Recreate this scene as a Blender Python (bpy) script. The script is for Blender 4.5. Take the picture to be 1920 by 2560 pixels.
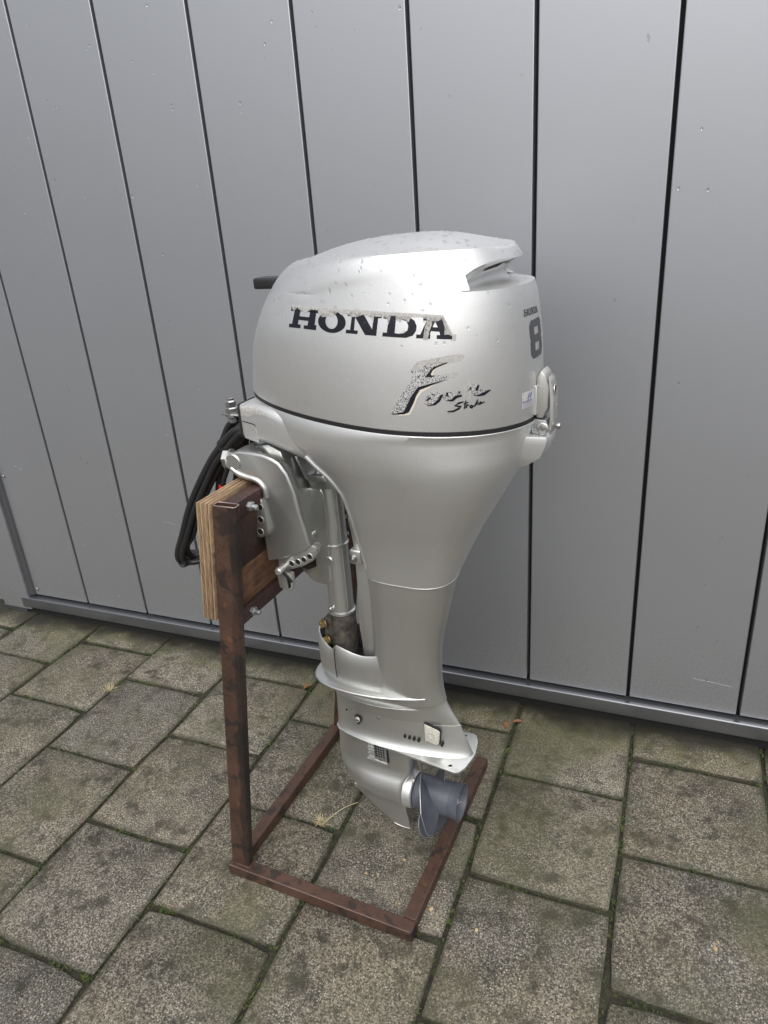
import bpy, bmesh, math, random
import numpy as np
from mathutils import Vector, Matrix
from mathutils.bvhtree import BVHTree
from mathutils.geometry import tessellate_polygon

for _o in list(bpy.data.objects):
    bpy.data.objects.remove(_o, do_unlink=True)
scene = bpy.context.scene
COL = scene.collection
random.seed(7)
rng = np.random.default_rng(11)

# ------------------------------------------------------------------ camera
cam_data = bpy.data.cameras.new("camera")
cam = bpy.data.objects.new("camera", cam_data)
COL.objects.link(cam)
cam_data.sensor_fit = 'VERTICAL'
cam_data.sensor_height = 24.0
cam_data.lens = 1780.0 / 2560.0 * 24.0
cam_data.clip_start = 0.02
cam_data.clip_end = 2000.0
CR = Vector((0.92707426, 0.3684433, -0.06915812))
CU = Vector((-0.0872287, 0.39143253, 0.91606317))
CF = Vector((-0.36458808, 0.84322601, -0.39502585))
cm = Matrix.Identity(4)
for i in range(3):
    cm[i][0] = CR[i]; cm[i][1] = CU[i]; cm[i][2] = -CF[i]
cm[0][3], cm[1][3], cm[2][3] = 0.82647811, -1.61782076, 1.30231974
cam.matrix_world = cm
scene.camera = cam

# ------------------------------------------------------------------ sky, sun, exposure
SUN_EL, SUN_AZ = math.radians(55), math.radians(165)      # azimuth clockwise from +Y
world = bpy.data.worlds.new("World")
scene.world = world
world.use_nodes = True
wn = world.node_tree
wn.nodes.clear()
w_out = wn.nodes.new('ShaderNodeOutputWorld')
w_bg = wn.nodes.new('ShaderNodeBackground')
w_sky = wn.nodes.new('ShaderNodeTexSky')
w_sky.sky_type = 'NISHITA'
w_sky.sun_disc = False
w_sky.sun_elevation = SUN_EL
w_sky.sun_rotation = SUN_AZ
w_sky.air_density = 1.0
w_sky.dust_density = 6.0
w_sky.ozone_density = 1.0
w_hsv = wn.nodes.new('ShaderNodeHueSaturation')            # cloud cover: nearly colourless sky
w_hsv.inputs['Saturation'].default_value = 0.30
wn.links.new(w_sky.outputs[0], w_hsv.inputs['Color'])
wn.links.new(w_hsv.outputs[0], w_bg.inputs['Color'])
w_bg.inputs['Strength'].default_value = 0.12
wn.links.new(w_bg.outputs[0], w_out.inputs['Surface'])

sun_data = bpy.data.lights.new("sun", 'SUN')
sun_data.energy = 0.85
sun_data.angle = math.radians(100)
sun_data.color = (1.0, 0.995, 0.985)
sun = bpy.data.objects.new("sun", sun_data)
COL.objects.link(sun)
sd = Vector((math.sin(SUN_AZ) * math.cos(SUN_EL), math.cos(SUN_AZ) * math.cos(SUN_EL), math.sin(SUN_EL)))
sun.rotation_euler = (-sd).to_track_quat('-Z', 'Y').to_euler()
sun.location = (0, -3, 5)

scene.view_settings.view_transform = 'Standard'
scene.view_settings.look = 'None'
scene.view_settings.gamma = 1.0
scene.view_settings.use_curve_mapping = False
scene.view_settings.exposure = 0.48
scene.render.engine = 'CYCLES'
scene.render.resolution_x = 768
scene.render.resolution_y = 1024

# ------------------------------------------------------------------ helpers
def sm(xs, ys, x):
    """monotone cubic interpolation of a table"""
    xs = np.asarray(xs, float); ys = np.asarray(ys, float)
    if xs[0] > xs[-1]:
        xs = xs[::-1]; ys = ys[::-1]
    h = np.diff(xs); d = np.diff(ys) / h
    m = np.zeros(len(xs)); m[0] = d[0]; m[-1] = d[-1]
    for i in range(1, len(xs) - 1):
        m[i] = 0 if d[i-1] * d[i] <= 0 else 2 * d[i-1] * d[i] / (d[i-1] + d[i])
    x = np.clip(x, xs[0], xs[-1])
    k = np.clip(np.searchsorted(xs, x) - 1, 0, len(xs) - 2)
    t = (x - xs[k]) / h[k]
    return ((2*t**3 - 3*t**2 + 1) * ys[k] + (t**3 - 2*t**2 + t) * h[k] * m[k]
            + (-2*t**3 + 3*t**2) * ys[k+1] + (t**3 - t**2) * h[k] * m[k+1])

def smooth_sharp(me, angle=35):
    bm = bmesh.new(); bm.from_mesh(me)
    bmesh.ops.remove_doubles(bm, verts=bm.verts, dist=1e-6)
    bmesh.ops.recalc_face_normals(bm, faces=bm.faces)
    lim = math.radians(angle)
    for f in bm.faces: f.smooth = True
    for e in bm.edges:
        e.smooth = not (len(e.link_faces) == 2 and e.calc_face_angle(0) > lim)
    bm.to_mesh(me); bm.free()

def link(name, me, mat, parent=None):
    o = bpy.data.objects.new(name, me)
    COL.objects.link(o)
    if mat is not None and not me.materials: me.materials.append(mat)
    if parent is not None: o.parent = parent
    return o

def mesh_obj(name, verts, faces, mat, parent=None, angle=35, recalc=True):
    me = bpy.data.meshes.new(name)
    me.from_pydata([tuple(map(float, v)) for v in verts], [], faces)
    if recalc: smooth_sharp(me, angle)
    return link(name, me, mat, parent)

def bm_obj(name, bm, mat, parent=None, angle=35):
    me = bpy.data.meshes.new(name)
    bmesh.ops.recalc_face_normals(bm, faces=bm.faces)
    bm.to_mesh(me); bm.free()
    smooth_sharp(me, angle)
    return link(name, me, mat, parent)

def empty(name, loc=(0, 0, 0), rz=0.0):
    o = bpy.data.objects.new(name, None)
    COL.objects.link(o); o.location = loc; o.rotation_euler = (0, 0, rz)
    o.empty_display_size = 0.05
    return o

def tag(o, label=None, cat=None, group=None, kind=None):
    if label: o['label'] = label
    if cat: o['category'] = cat
    if group: o['group'] = group
    if kind: o['kind'] = kind
    return o

def box_bm(bm, x0, x1, y0, y1, z0, z1):
    vs = [bm.verts.new(p) for p in ((x0,y0,z0),(x1,y0,z0),(x1,y1,z0),(x0,y1,z0),(x0,y0,z1),(x1,y0,z1),(x1,y1,z1),(x0,y1,z1))]
    for f in ((0,3,2,1),(4,5,6,7),(0,1,5,4),(1,2,6,5),(2,3,7,6),(3,0,4,7)):
        bm.faces.new([vs[i] for i in f])
    return vs

def box(name, x0, x1, y0, y1, z0, z1, mat, parent=None, bev=0.0, seg=2, angle=22):
    bm = bmesh.new(); box_bm(bm, x0, x1, y0, y1, z0, z1)
    if bev: bmesh.ops.bevel(bm, geom=list(bm.edges), offset=bev, segments=seg, affect='EDGES', profile=0.5)
    return bm_obj(name, bm, mat, parent, angle)

def prism(name, poly, y0, y1, mat, parent=None, bev=0.0, seg=2, angle=35):
    """polygon in x,z extruded along y"""
    bm = bmesh.new()
    a = [bm.verts.new((p[0], y0, p[1])) for p in poly]
    b = [bm.verts.new((p[0], y1, p[1])) for p in poly]
    bm.faces.new(a); bm.faces.new(b[::-1])
    n = len(poly)
    for i in range(n):
        bm.faces.new((a[i], b[i], b[(i+1) % n], a[(i+1) % n]))
    if bev: bmesh.ops.bevel(bm, geom=list(bm.edges), offset=bev, segments=seg, affect='EDGES', profile=0.5, clamp_overlap=True)
    return bm_obj(name, bm, mat, parent, angle)

def plate(name, poly, z0, z1, mat, parent=None, bev=0.0, seg=2, angle=35):
    """polygon in x,y extruded along z"""
    bm = bmesh.new()
    a = [bm.verts.new((p[0], p[1], z0)) for p in poly]
    b = [bm.verts.new((p[0], p[1], z1)) for p in poly]
    bm.faces.new(a); bm.faces.new(b[::-1])
    n = len(poly)
    for i in range(n):
        bm.faces.new((a[i], b[i], b[(i+1) % n], a[(i+1) % n]))
    if bev: bmesh.ops.bevel(bm, geom=list(bm.edges), offset=bev, segments=seg, affect='EDGES', profile=0.5, clamp_overlap=True)
    return bm_obj(name, bm, mat, parent, angle)

def loft(name, rings, mat, parent=None, cap0=True, cap1=True, angle=35, closed=True):
    n = len(rings[0]); V = []; F = []
    for r in rings: V.extend([tuple(p) for p in r])
    for j in range(len(rings) - 1):
        for i in range(n if closed else n - 1):
            k = (i + 1) % n
            F.append((j*n+i, j*n+k, (j+1)*n+k, (j+1)*n+i))
    if cap0: F.append(tuple(range(n))[::-1])
    if cap1: F.append(tuple((len(rings)-1)*n + i for i in range(n)))
    return mesh_obj(name, V, F, mat, parent, angle)

def frame_of(d):
    d = Vector(d).normalized()
    u = d.orthogonal().normalized()
    return d, u, d.cross(u)

def lathe(name, p0, axis, prof, mat, parent=None, n=24, angle=35, cap=True):
    """rings of (distance along axis, radius)"""
    d, u, v = frame_of(axis); p0 = Vector(p0)
    rings = []
    for t, r in prof:
        rings.append([p0 + d*t + (u*math.cos(2*math.pi*i/n) + v*math.sin(2*math.pi*i/n))*max(r, 1e-5) for i in range(n)])
    return loft(name, rings, mat, parent, cap, cap, angle)

def catmull(pts, sub=6):
    P_ = [Vector(p) for p in pts]; out = []
    for i in range(len(P_) - 1):
        a = P_[max(i-1, 0)]; b = P_[i]; c = P_[i+1]; d = P_[min(i+2, len(P_)-1)]
        for k in range(sub):
            t = k / sub
            out.append(0.5*((2*b) + (c-a)*t + (2*a-5*b+4*c-d)*t*t + (3*b-a-3*c+d)*t**3))
    out.append(P_[-1])
    return out

def tube(name, pts, r, mat, parent=None, n=10, sub=6, angle=60):
    path = catmull(pts, sub) if sub > 1 else [Vector(p) for p in pts]
    rings = []; u = None
    for i, p in enumerate(path):
        d = (path[min(i+1, len(path)-1)] - path[max(i-1, 0)]).normalized()
        if u is None: u = d.orthogonal().normalized()
        u = (u - d*u.dot(d)).normalized(); v = d.cross(u)
        rr = r(i/(len(path)-1)) if callable(r) else r
        rings.append([p + (u*math.cos(2*math.pi*k/n) + v*math.sin(2*math.pi*k/n))*rr for k in range(n)])
    return loft(name, rings, mat, parent, True, True, angle)

def hex_bolt(name, p, axis, r, h, mat, parent=None, washer=0.0, stud=0.0, stud_r=0.0):
    """one bolt: washer, six-sided head with chamfer, optional threaded end"""
    d, u, v = frame_of(axis); p = Vector(p); V = []; F = []
    def ring(t, rad, n):
        s = len(V)
        for i in range(n):
            V.append(p + d*t + (u*math.cos(2*math.pi*i/n) + v*math.sin(2*math.pi*i/n))*rad)
        return list(range(s, s+n))
    def stack(prof, n):
        rs = [ring(t, r_, n) for t, r_ in prof]
        for a, b in zip(rs, rs[1:]):
            for i in range(n): F.append((a[i], a[(i+1) % n], b[(i+1) % n], b[i]))
        F.append(tuple(rs[0][::-1])); F.append(tuple(rs[-1]))
    t0 = 0
    if washer:
        stack([(0, washer), (washer*0.14, washer)], 16); t0 = washer*0.14
    stack([(t0 + .0001, r), (t0 + h*0.82, r), (t0 + h, r*0.82)], 6)
    if stud: stack([(t0 + h*0.9, stud_r), (t0 + h + stud*0.8, stud_r), (t0 + h + stud, stud_r*0.7)], 10)
    return mesh_obj(name, V, F, mat, parent, 30)

def hole(name, p, axis, r, rim_mat, parent=None):
    """drilled hole: bright chamfered rim, dark bore"""
    o = lathe(name, p, axis, [(-.0005, r*1.30), (.0004, r*1.26), (.0009, r*1.10), (.0007, r*.98), (-.003, r*.96)], rim_mat, parent, 22, 35, False)
    lathe('hole_bottom', p, axis, [(-.003, r*.99), (.0001, r*.99)], M['dark_void'], o, 22)
    return o
# ------------------------------------------------------------------ materials
class N:
    def __init__(self, name):
        self.m = bpy.data.materials.new(name); self.m.use_nodes = True
        self.t = self.m.node_tree; self.b = self.t.nodes['Principled BSDF']
    def node(self, kind, **kw):
        n = self.t.nodes.new(kind)
        for k, v in kw.items():
            if k in n.inputs: n.inputs[k].default_value = v
            else: setattr(n, k, v)
        return n
    def link(self, a, b): self.t.links.new(a, b)
    def pos(self, scale=(1, 1, 1), obj=False):
        tc = self.node('ShaderNodeTexCoord') if obj else self.node('ShaderNodeNewGeometry')
        mp = self.node('ShaderNodeMapping'); mp.inputs['Scale'].default_value = scale
        self.link(tc.outputs['Object' if obj else 'Position'], mp.inputs['Vector'])
        return mp.outputs[0]
    def noise(self, vec, scale, detail=4, rough=.55):
        n = self.node('ShaderNodeTexNoise'); n.inputs['Scale'].default_value = scale
        n.inputs['Detail'].default_value = detail; n.inputs['Roughness'].default_value = rough
        self.link(vec, n.inputs['Vector']); return n.outputs['Fac']
    def vor(self, vec, scale, out='Color', feature='F1'):
        n = self.node('ShaderNodeTexVoronoi'); n.inputs['Scale'].default_value = scale; n.feature = feature
        self.link(vec, n.inputs['Vector']); return n.outputs[out]
    def ramp(self, fac, stops):
        n = self.node('ShaderNodeValToRGB'); e = n.color_ramp.elements
        while len(e) > len(stops): e.remove(e[-1])
        while len(e) < len(stops): e.new(.5)
        for el, (p, c) in zip(e, stops):
            el.position = p; el.color = (c, c, c, 1) if isinstance(c, (int, float)) else (*c, 1)
        self.link(fac, n.inputs['Fac']); return n.outputs['Color']
    def mix(self, fac, a, b, blend='MIX'):
        n = self.node('ShaderNodeMix'); n.data_type = 'RGBA'; n.blend_type = blend
        for s, v in ((0, fac), (6, a), (7, b)):
            if isinstance(v, (int, float)): n.inputs[s].default_value = v
            elif isinstance(v, tuple): n.inputs[s].default_value = (*v, 1)
            else: self.link(v, n.inputs[s])
        return n.outputs[2]
    def math(self, op, a, b=0.0):
        n = self.node('ShaderNodeMath'); n.operation = op
        for s, v in ((0, a), (1, b)):
            if isinstance(v, (int, float)): n.inputs[s].default_value = v
            else: self.link(v, n.inputs[s])
        return n.outputs[0]
    def set(self, **kw):
        for k, v in kw.items():
            k = k.replace('_', ' ')
            s = self.b.inputs[k]
            if isinstance(v, (int, float)): s.default_value = v
            elif isinstance(v, tuple): s.default_value = (*v, 1)
            else: self.link(v, s)
        return self
    def bump(self, h, strength=.3, dist=.001):
        n = self.node('ShaderNodeBump'); n.inputs['Strength'].default_value = strength
        n.inputs['Distance'].default_value = dist
        self.link(h, n.inputs['Height']); self.link(n.outputs[0], self.b.inputs['Normal']); return self

M = {}
def paint(name, col, metal, rough, coat=0.0, fleck=.06, wear=.06):
    n = N(name); p = n.pos(obj=True)
    f1 = n.noise(p, 900, 2); f2 = n.noise(p, 14, 5)
    c = n.mix(n.ramp(f1, [(.3, 0.0), (.7, 1.0)]), tuple(x*(1-fleck) for x in col), tuple(min(1, x*(1+fleck)) for x in col))
    c = n.mix(n.ramp(f2, [(.42, 0.0), (.75, wear)]), c, (.34, .33, .29))
    n.set(Base_Color=c, Metallic=metal, Roughness=n.math('ADD', n.math('MULTIPLY', f2, .14), rough - .07))
    if coat: n.set(Coat_Weight=coat, Coat_Roughness=.12)
    M[name] = n.m; return n.m
paint('silver_paint', (.695, .70, .70), .78, .42, .03, .07, .12)
paint('leg_paint', (.60, .61, .595), .88, .35, .03, .06, .12)
paint('bracket_paint', (.55, .558, .545), .90, .33, .03, .06, .16)
paint('prop_paint', (.078, .088, .112), .1, .45, .0, .12, .25)
paint('worn_alloy', (.60, .60, .57), .75, .36, .0, .1, .2)
def plain(name, col, rough=.5, metal=0.0, var=.15, scale=60, **kw):
    n = N(name); p = n.pos(obj=True); f = n.noise(p, scale, 4)
    n.set(Base_Color=n.mix(f, tuple(x*(1-var) for x in col), tuple(min(1, x*(1+var)) for x in col)), Roughness=rough, Metallic=metal, **kw)
    M[name] = n.m; return n.m
plain('black_rubber', (.012, .012, .013), .55)
plain('black_plastic', (.016, .016, .017), .38)
plain('cable_rubber', (.015, .015, .017), .42)
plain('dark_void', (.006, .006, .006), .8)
plain('steel', (.52, .52, .51), .28, 1.0, .12, 200)
plain('zinc', (.36, .37, .38), .42, .8, .3, 180)
plain('brass_bolt', (.42, .32, .15), .38, .9, .35, 200)
plain('letter_black', (.009, .010, .016), .40, 0, .1, 60, Specular_IOR_Level=.3)
plain('letter_grey', (.07, .072, .08), .4, 0, .15)
plain('decal_cream', (.62, .58, .49), .5)
plain('sticker_film', (.60, .585, .58), .4, .1)
plain('sticker_blue', (.10, .16, .42), .45)
plain('scratch_mark', (.50, .51, .52), .4, .6)
plain('sticker_violet', (.27, .26, .40), .45)
plain('red_cap', (.55, .03, .02), .45)
plain('amber_residue', (.55, .36, .12), .5, 0, .5, 90)
n = N('residue'); p = n.pos(obj=True); n.set(Alpha=n.ramp(n.noise(p, 220, 4, .7), [(.36, .35), (.58, .85)]))
n.set(Base_Color=n.mix(n.noise(p, 160, 6), (.42, .412, .39), (.54, .53, .51)), Roughness=.75); M['residue'] = n.m
n = N('speckle'); p = n.pos(obj=True)
n.set(Base_Color=n.ramp(n.noise(p, 620, 3, .7), [(.42, .04), (.5, .42), (.6, .62)]), Roughness=.5, Metallic=.2); M['speckle'] = n.m
n = N('anode'); p = n.pos(obj=True)
n.set(Base_Color=n.ramp(n.noise(p, 500, 4, .7), [(.35, (.2, .19, .16)), (.5, (.5, .48, .42)), (.65, (.72, .7, .63))]), Roughness=.8)
n.bump(n.noise(p, 400, 3), .5, .001); M['anode'] = n.m
n = N('cast_bare'); p = n.pos(obj=True)
c = n.ramp(n.noise(p, 70, 6, .65), [(.3, (.035, .030, .026)), (.5, (.095, .088, .080)), (.62, (.14, .115, .085)), (.75, (.20, .197, .19))])
c = n.mix(n.ramp(n.vor(p, 420, 'Distance'), [(.06, 1.0), (.12, 0.0)]), c, (.7, .7, .68))
n.set(Base_Color=c, Roughness=.55, Metallic=.4); n.bump(n.noise(p, 260, 4), .4, .001); M['cast_bare'] = n.m
# rusty steel
def rusty(name, streak):
    n = N(name); p = n.pos(obj=True)
    f1 = n.noise(p, 9, 6, .6); f2 = n.noise(p, 160, 5, .65); f3 = n.noise(n.pos((1, 1, .12), True), 55, 5, .6)
    c = n.ramp(f1, [(.3, (.038, .022, .017)), (.48, (.060, .033, .023)), (.62, (.084, .045, .031)), (.8, (.062, .039, .030))])
    c = n.mix(n.ramp(f2, [(.4, 0.0), (.7, .55)]), c, (.112, .058, .036))
    c = n.mix(n.ramp(f3, [(.55, 0.0), (.68, .4)]), c, (.028, .020, .018))
    c = n.mix(n.ramp(n.noise(p, 30, 4, .6), [(.53, 0.0), (.60, .8)]), c, (.024, .018, .017))
    c = n.mix(n.ramp(n.noise(p, 41, 2), [(.66, 0.0), (.76, .6)]), c, (.17, .075, .03))
    if streak:                                          # mill scale left dark along one corner of the post
        sp = n.node('ShaderNodeSeparateXYZ'); n.link(p, sp.inputs[0])
        u = n.math('SUBTRACT', sp.outputs['X'], n.math('MULTIPLY', sp.outputs['Z'], .140))
        u = n.math('ADD', u, n.math('MULTIPLY', n.math('SUBTRACT', f3, .5), .030))
        mr = n.node('ShaderNodeMapRange'); mr.inputs['From Min'].default_value = .030; mr.inputs['From Max'].default_value = .038
        n.link(u, mr.inputs['Value'])
        c = n.mix(n.math('MULTIPLY', mr.outputs[0], n.ramp(n.noise(n.pos((1, 1, .3), True), 14, 4), [(.35, .95), (.62, .25)])), c, (.014, .012, .012))
    n.set(Base_Color=c, Metallic=.15, Roughness=n.ramp(f2, [(.3, .36), (.7, .6)])); n.bump(f2, .35, .0012); M[name] = n.m
rusty('rust', False); rusty('rust_post', True)
n = N('rust_dark'); p = n.pos(obj=True)
f1 = n.noise(p, 12, 6, .6); f2 = n.noise(p, 170, 5, .65)
c = n.ramp(f1, [(.3, (.022, .013, .013)), (.5, (.045, .025, .022)), (.7, (.072, .038, .030))])
n.set(Base_Color=n.mix(n.ramp(f2, [(.45, 0.0), (.75, .4)]), c, (.11, .06, .045)), Metallic=.15, Roughness=.5); n.bump(f2, .3, .001); M['rust_dark'] = n.m
# plywood, edge grain runs along the board
def ply(name, a, b):
    n = N(name); p = n.pos((60, 4, 4), True); f = n.noise(p, 9, 6, .65); g = n.noise(n.pos((14, 1, 1), True), 30, 4)
    n.set(Base_Color=n.mix(n.ramp(g, [(.45, 0.0), (.7, .7)]), n.ramp(f, [(.3, a), (.7, b)]), tuple(x*.35 for x in a)), Roughness=.8)
    n.bump(f, .5, .001); M[name] = n.m
ply('ply_light', (.24, .155, .088), (.42, .30, .185)); ply('ply_dark', (.17, .105, .058), (.31, .21, .125)); ply('plank', (.10, .05, .028), (.19, .10, .052))
# garage door sheet metal
n = N('door_paint'); p = n.pos(obj=True)
g = n.noise(n.pos((220, 1, 3.5), True), 6, 3); cl = n.noise(p, 2.2, 4)
c = n.mix(g, (.395, .408, .435), (.415, .429, .457))
dirt = n.noise(n.pos((60, 60, 60), True), 3, 5, .7)
zz = n.node('ShaderNodeSeparateXYZ'); n.link(n.node('ShaderNodeNewGeometry').outputs['Position'], zz.inputs[0])
low = n.ramp(zz.outputs['Z'], [(.08, 1.0), (.42, 0.0)])
c = n.mix(n.math('MULTIPLY', n.math('MULTIPLY', low, n.ramp(dirt, [(.5, 0.0), (.75, 1.0)])), .55), c, (.10, .095, .085))
n.set(Base_Color=c, Metallic=.78, Roughness=n.math('ADD', n.math('MULTIPLY', cl, .08), .39)); n.bump(g, .03, .0006); M['door_paint'] = n.m
plain('door_trim', (.215, .222, .240), .30, .85, .08, 30)
plain('groove_shade', (.010, .010, .011), .7)  # near-black colour stands in for the shade deep in the grooves
plain('side_wall', (.12, .12, .115), .8)
# water
n = N('water'); n.set(Base_Color=(1., 1., 1.), Roughness=0.0, IOR=1.33, Transmission_Weight=1.0); M['water'] = n.m
# concrete paving slabs with exposed grit
n = N('concrete'); p = n.pos(); oi = n.node('ShaderNodeObjectInfo'); rnd = oi.outputs['Random']
tone = n.ramp(rnd, [(0.0, (.080, .077, .066)), (.22, (.150, .136, .104)), (.45, (.108, .096, .072)), (.62, (.140, .122, .088)), (.8, (.078, .078, .074)), (1.0, (.160, .142, .108))])
big = n.noise(p, 7.5, 9, .72)
c = n.mix(n.ramp(big, [(.40, .95), (.54, 0.0)]), tone, (.050, .046, .037))
c = n.mix(n.ramp(n.noise(p, 3.1, 4), [(.50, 0.0), (.66, .55)]), c, (.17, .135, .085))
grit = n.noise(p, 270, 3, .85)
c = n.mix(n.ramp(grit, [(.38, .95), (.50, 0.0)]), c, (.014, .013, .011))
c = n.mix(n.ramp(grit, [(.51, 0.0), (.62, .9)]), c, (.34, .31, .25))
st = n.vor(p, 240, 'Distance'); sc = n.vor(p, 240, 'Color')
sep = n.node('ShaderNodeSeparateColor'); n.link(sc, sep.inputs[0])
stone = n.math('MULTIPLY', n.ramp(st, [(.30, 1.0), (.42, 0.0)]), n.ramp(sep.outputs[0], [(.72, 0.0), (.80, 1.0)]))
c = n.mix(stone, c, n.ramp(sep.outputs[1], [(0, (.24, .21, .16)), (.5, (.36, .32, .25)), (1, (.44, .41, .35))]))
stone2 = n.math('MULTIPLY', n.ramp(n.vor(p, 70, 'Distance'), [(.16, 1.0), (.26, 0.0)]), n.ramp(n.noise(p, 40, 1), [(.56, 0.0), (.6, .85)]))
c = n.mix(stone2, c, (.075, .065, .055))
c = n.mix(n.ramp(n.noise(p, 17, 6, .7), [(.36, .85), (.49, 0.0)]), c, (.028, .026, .018))
c = n.mix(n.ramp(n.noise(p, 2.3, 5, .6), [(.46, 0.0), (.62, .62)]), c, (.080, .080, .040))
pits = n.ramp(n.noise(p, 75, 3, .65), [(.30, .85), (.40, 0.0)])
c = n.mix(pits, c, (.030, .027, .024))
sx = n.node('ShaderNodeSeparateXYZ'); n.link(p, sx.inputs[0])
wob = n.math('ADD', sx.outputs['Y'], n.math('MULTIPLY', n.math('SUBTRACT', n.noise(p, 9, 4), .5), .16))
alg = n.ramp(wob, [(0, 0.0), (1, 1.0)])
mr = n.node('ShaderNodeMapRange'); mr.inputs['From Min'].default_value = -.17; mr.inputs['From Max'].default_value = -.03
n.link(wob, mr.inputs['Value'])
c = n.mix(n.math('MULTIPLY', mr.outputs[0], n.ramp(n.noise(p, 26, 4), [(.36, .0), (.60, .75)])), c, (.090, .092, .030))
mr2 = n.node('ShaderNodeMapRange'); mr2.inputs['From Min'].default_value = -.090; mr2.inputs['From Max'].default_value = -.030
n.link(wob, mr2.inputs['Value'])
c = n.mix(n.math('MULTIPLY', mr2.outputs[0], .92), c, (.020, .019, .014))  # shadow along the door foot, painted into the slab colour over the algae
gc = n.node('ShaderNodeTexCoord'); gs = n.node('ShaderNodeSeparateXYZ'); n.link(gc.outputs['Generated'], gs.inputs[0])
ed = n.math('MAXIMUM', n.math('ABSOLUTE', n.math('SUBTRACT', gs.outputs['X'], .5)), n.math('ABSOLUTE', n.math('SUBTRACT', gs.outputs['Y'], .5)))
ed = n.math('ADD', ed, n.math('MULTIPLY', n.math('SUBTRACT', n.noise(p, 34, 5, .7), .5), .085))
c = n.mix(n.ramp(ed, [(.462, 0.0), (.506, .70)]), c, (.036, .036, .020))
n.set(Base_Color=c, Roughness=n.ramp(big, [(.35, .55), (.6, .82)]), Specular_IOR_Level=.4)
n.bump(n.mix(.5, grit, n.noise(p, 60, 3, .6)), .55, .0025); M['concrete'] = n.m
n = N('joint_soil'); p = n.pos()
c = n.ramp(n.noise(p, 45, 5, .7), [(.3, (.012, .011, .008)), (.5, (.028, .026, .017)), (.68, (.050, .052, .022)), (.85, (.11, .10, .055))])
n.set(Base_Color=c, Roughness=.95); n.bump(n.noise(p, 150, 4), 1.0, .004); M['joint_soil'] = n.m
n = N('moss'); p = n.pos()
n.set(Base_Color=n.ramp(n.noise(p, 38, 4, .7), [(.3, (.016, .022, .008)), (.5, (.040, .060, .015)), (.65, (.085, .100, .024)), (.8, (.19, .175, .062))]), Roughness=.9); M['moss'] = n.m
n = N('outer_ground'); p = n.pos()
n.set(Base_Color=n.mix(n.noise(p, 2.0, 5), (.10, .098, .09), (.17, .165, .15)), Roughness=.9); M['outer_ground'] = n.m
plain('cut_steel', (.34, .27, .25), .4, .5)
plain('worn_rust_highlight', (.17, .115, .098), .36, .4, .35, 40)
plain('dry_leaf', (.22, .105, .045), .8, 0, .5, 60)
plain('straw', (.42, .36, .20), .7, 0, .3, 60)
plain('seed', (.45, .33, .17), .7, 0, .3, 90)
# ------------------------------------------------------------------ ground and paving
g = mesh_obj('ground', [(-150, -150, -.045), (150, -150, -.045), (150, 150, -.045), (-150, 150, -.045)], [(0, 1, 2, 3)], M['outer_ground'])
tag(g, 'plain grey ground running out to the horizon around the paved yard', 'ground', kind='structure')

PX0, PX1, PY0, PY1 = -2.80, 2.615, -2.72, .05
nx, ny = 120, 70
V = []; F = []
for j in range(ny + 1):
    for i in range(nx + 1):
        x = PX0 + (PX1-PX0)*i/nx; y = PY0 + (PY1-PY0)*j/ny
        V.append((x, y, -.009 + random.uniform(-.002, .002)))
for j in range(ny):
    for i in range(nx):
        a = j*(nx+1)+i; F.append((a, a+1, a+nx+2, a+nx+1))
paving = mesh_obj('pavement', V, F, M['joint_soil'], angle=80)
tag(paving, 'yard paved with square weathered concrete slabs and mossy soil joints', 'pavement', kind='structure')
box('pavement_edge', PX0 - .05, PX1 + .05, PY0 - .05, PY1, -.046, -.02, M['joint_soil'], paving)

def slab(x0, x1, y0, y1):
    """one paving slab: worn rounded outline, chamfered arris"""
    cx, cy = (x0+x1)/2, (y0+y1)/2; hx, hy = (x1-x0)/2, (y1-y0)/2
    out = []
    k = 4
    for (sx, sy, ex, ey) in ((-1,-1,1,-1), (1,-1,1,1), (1,1,-1,1), (-1,1,-1,-1)):
        for i in range(k):
            t = (i + .0) / k
            px = sx + (ex-sx)*t; py = sy + (ey-sy)*t
            ch = random.uniform(.000, .0028)
            if i == 0: ch = random.choice([.002, .003, .005, .009]) 
            l = max(abs(px), abs(py))
            out.append((px*(hx-ch) if i == 0 or abs(px) > .999 else px*hx, py*(hy-ch) if i == 0 or abs(py) > .999 else py*hy))
    tz = random.uniform(-.0022, .0022); ax = random.uniform(-.006, .006); ay = random.uniform(-.006, .006)
    n_ = len(out); V = []; F = []
    for sc, dz in ((.0, 0.0), (.0045, -.0035), (.0050, -.04)):
        for (px, py) in out:
            f = sc if sc else .0045*random.uniform(.7, 1.6)
            if dz == 0.0: qx = px - math.copysign(min(f, abs(px)), px)*(abs(px)/hx)**4; qy = py - math.copysign(min(f, abs(py)), py)*(abs(py)/hy)**4
            else: qx, qy = px, py
            V.append((qx, qy, tz + qx*ax + qy*ay + dz + (random.uniform(-.0006, .0006) if dz > -.03 else 0)))
    for j in range(2):
        for i in range(n_):
            F.append((j*n_+i, (j+1)*n_+i, (j+1)*n_+(i+1) % n_, j*n_+(i+1) % n_))
    F.append(tuple(range(n_)))
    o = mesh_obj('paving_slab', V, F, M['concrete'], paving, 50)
    o.location = (cx, cy, 0)
    return o

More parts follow.
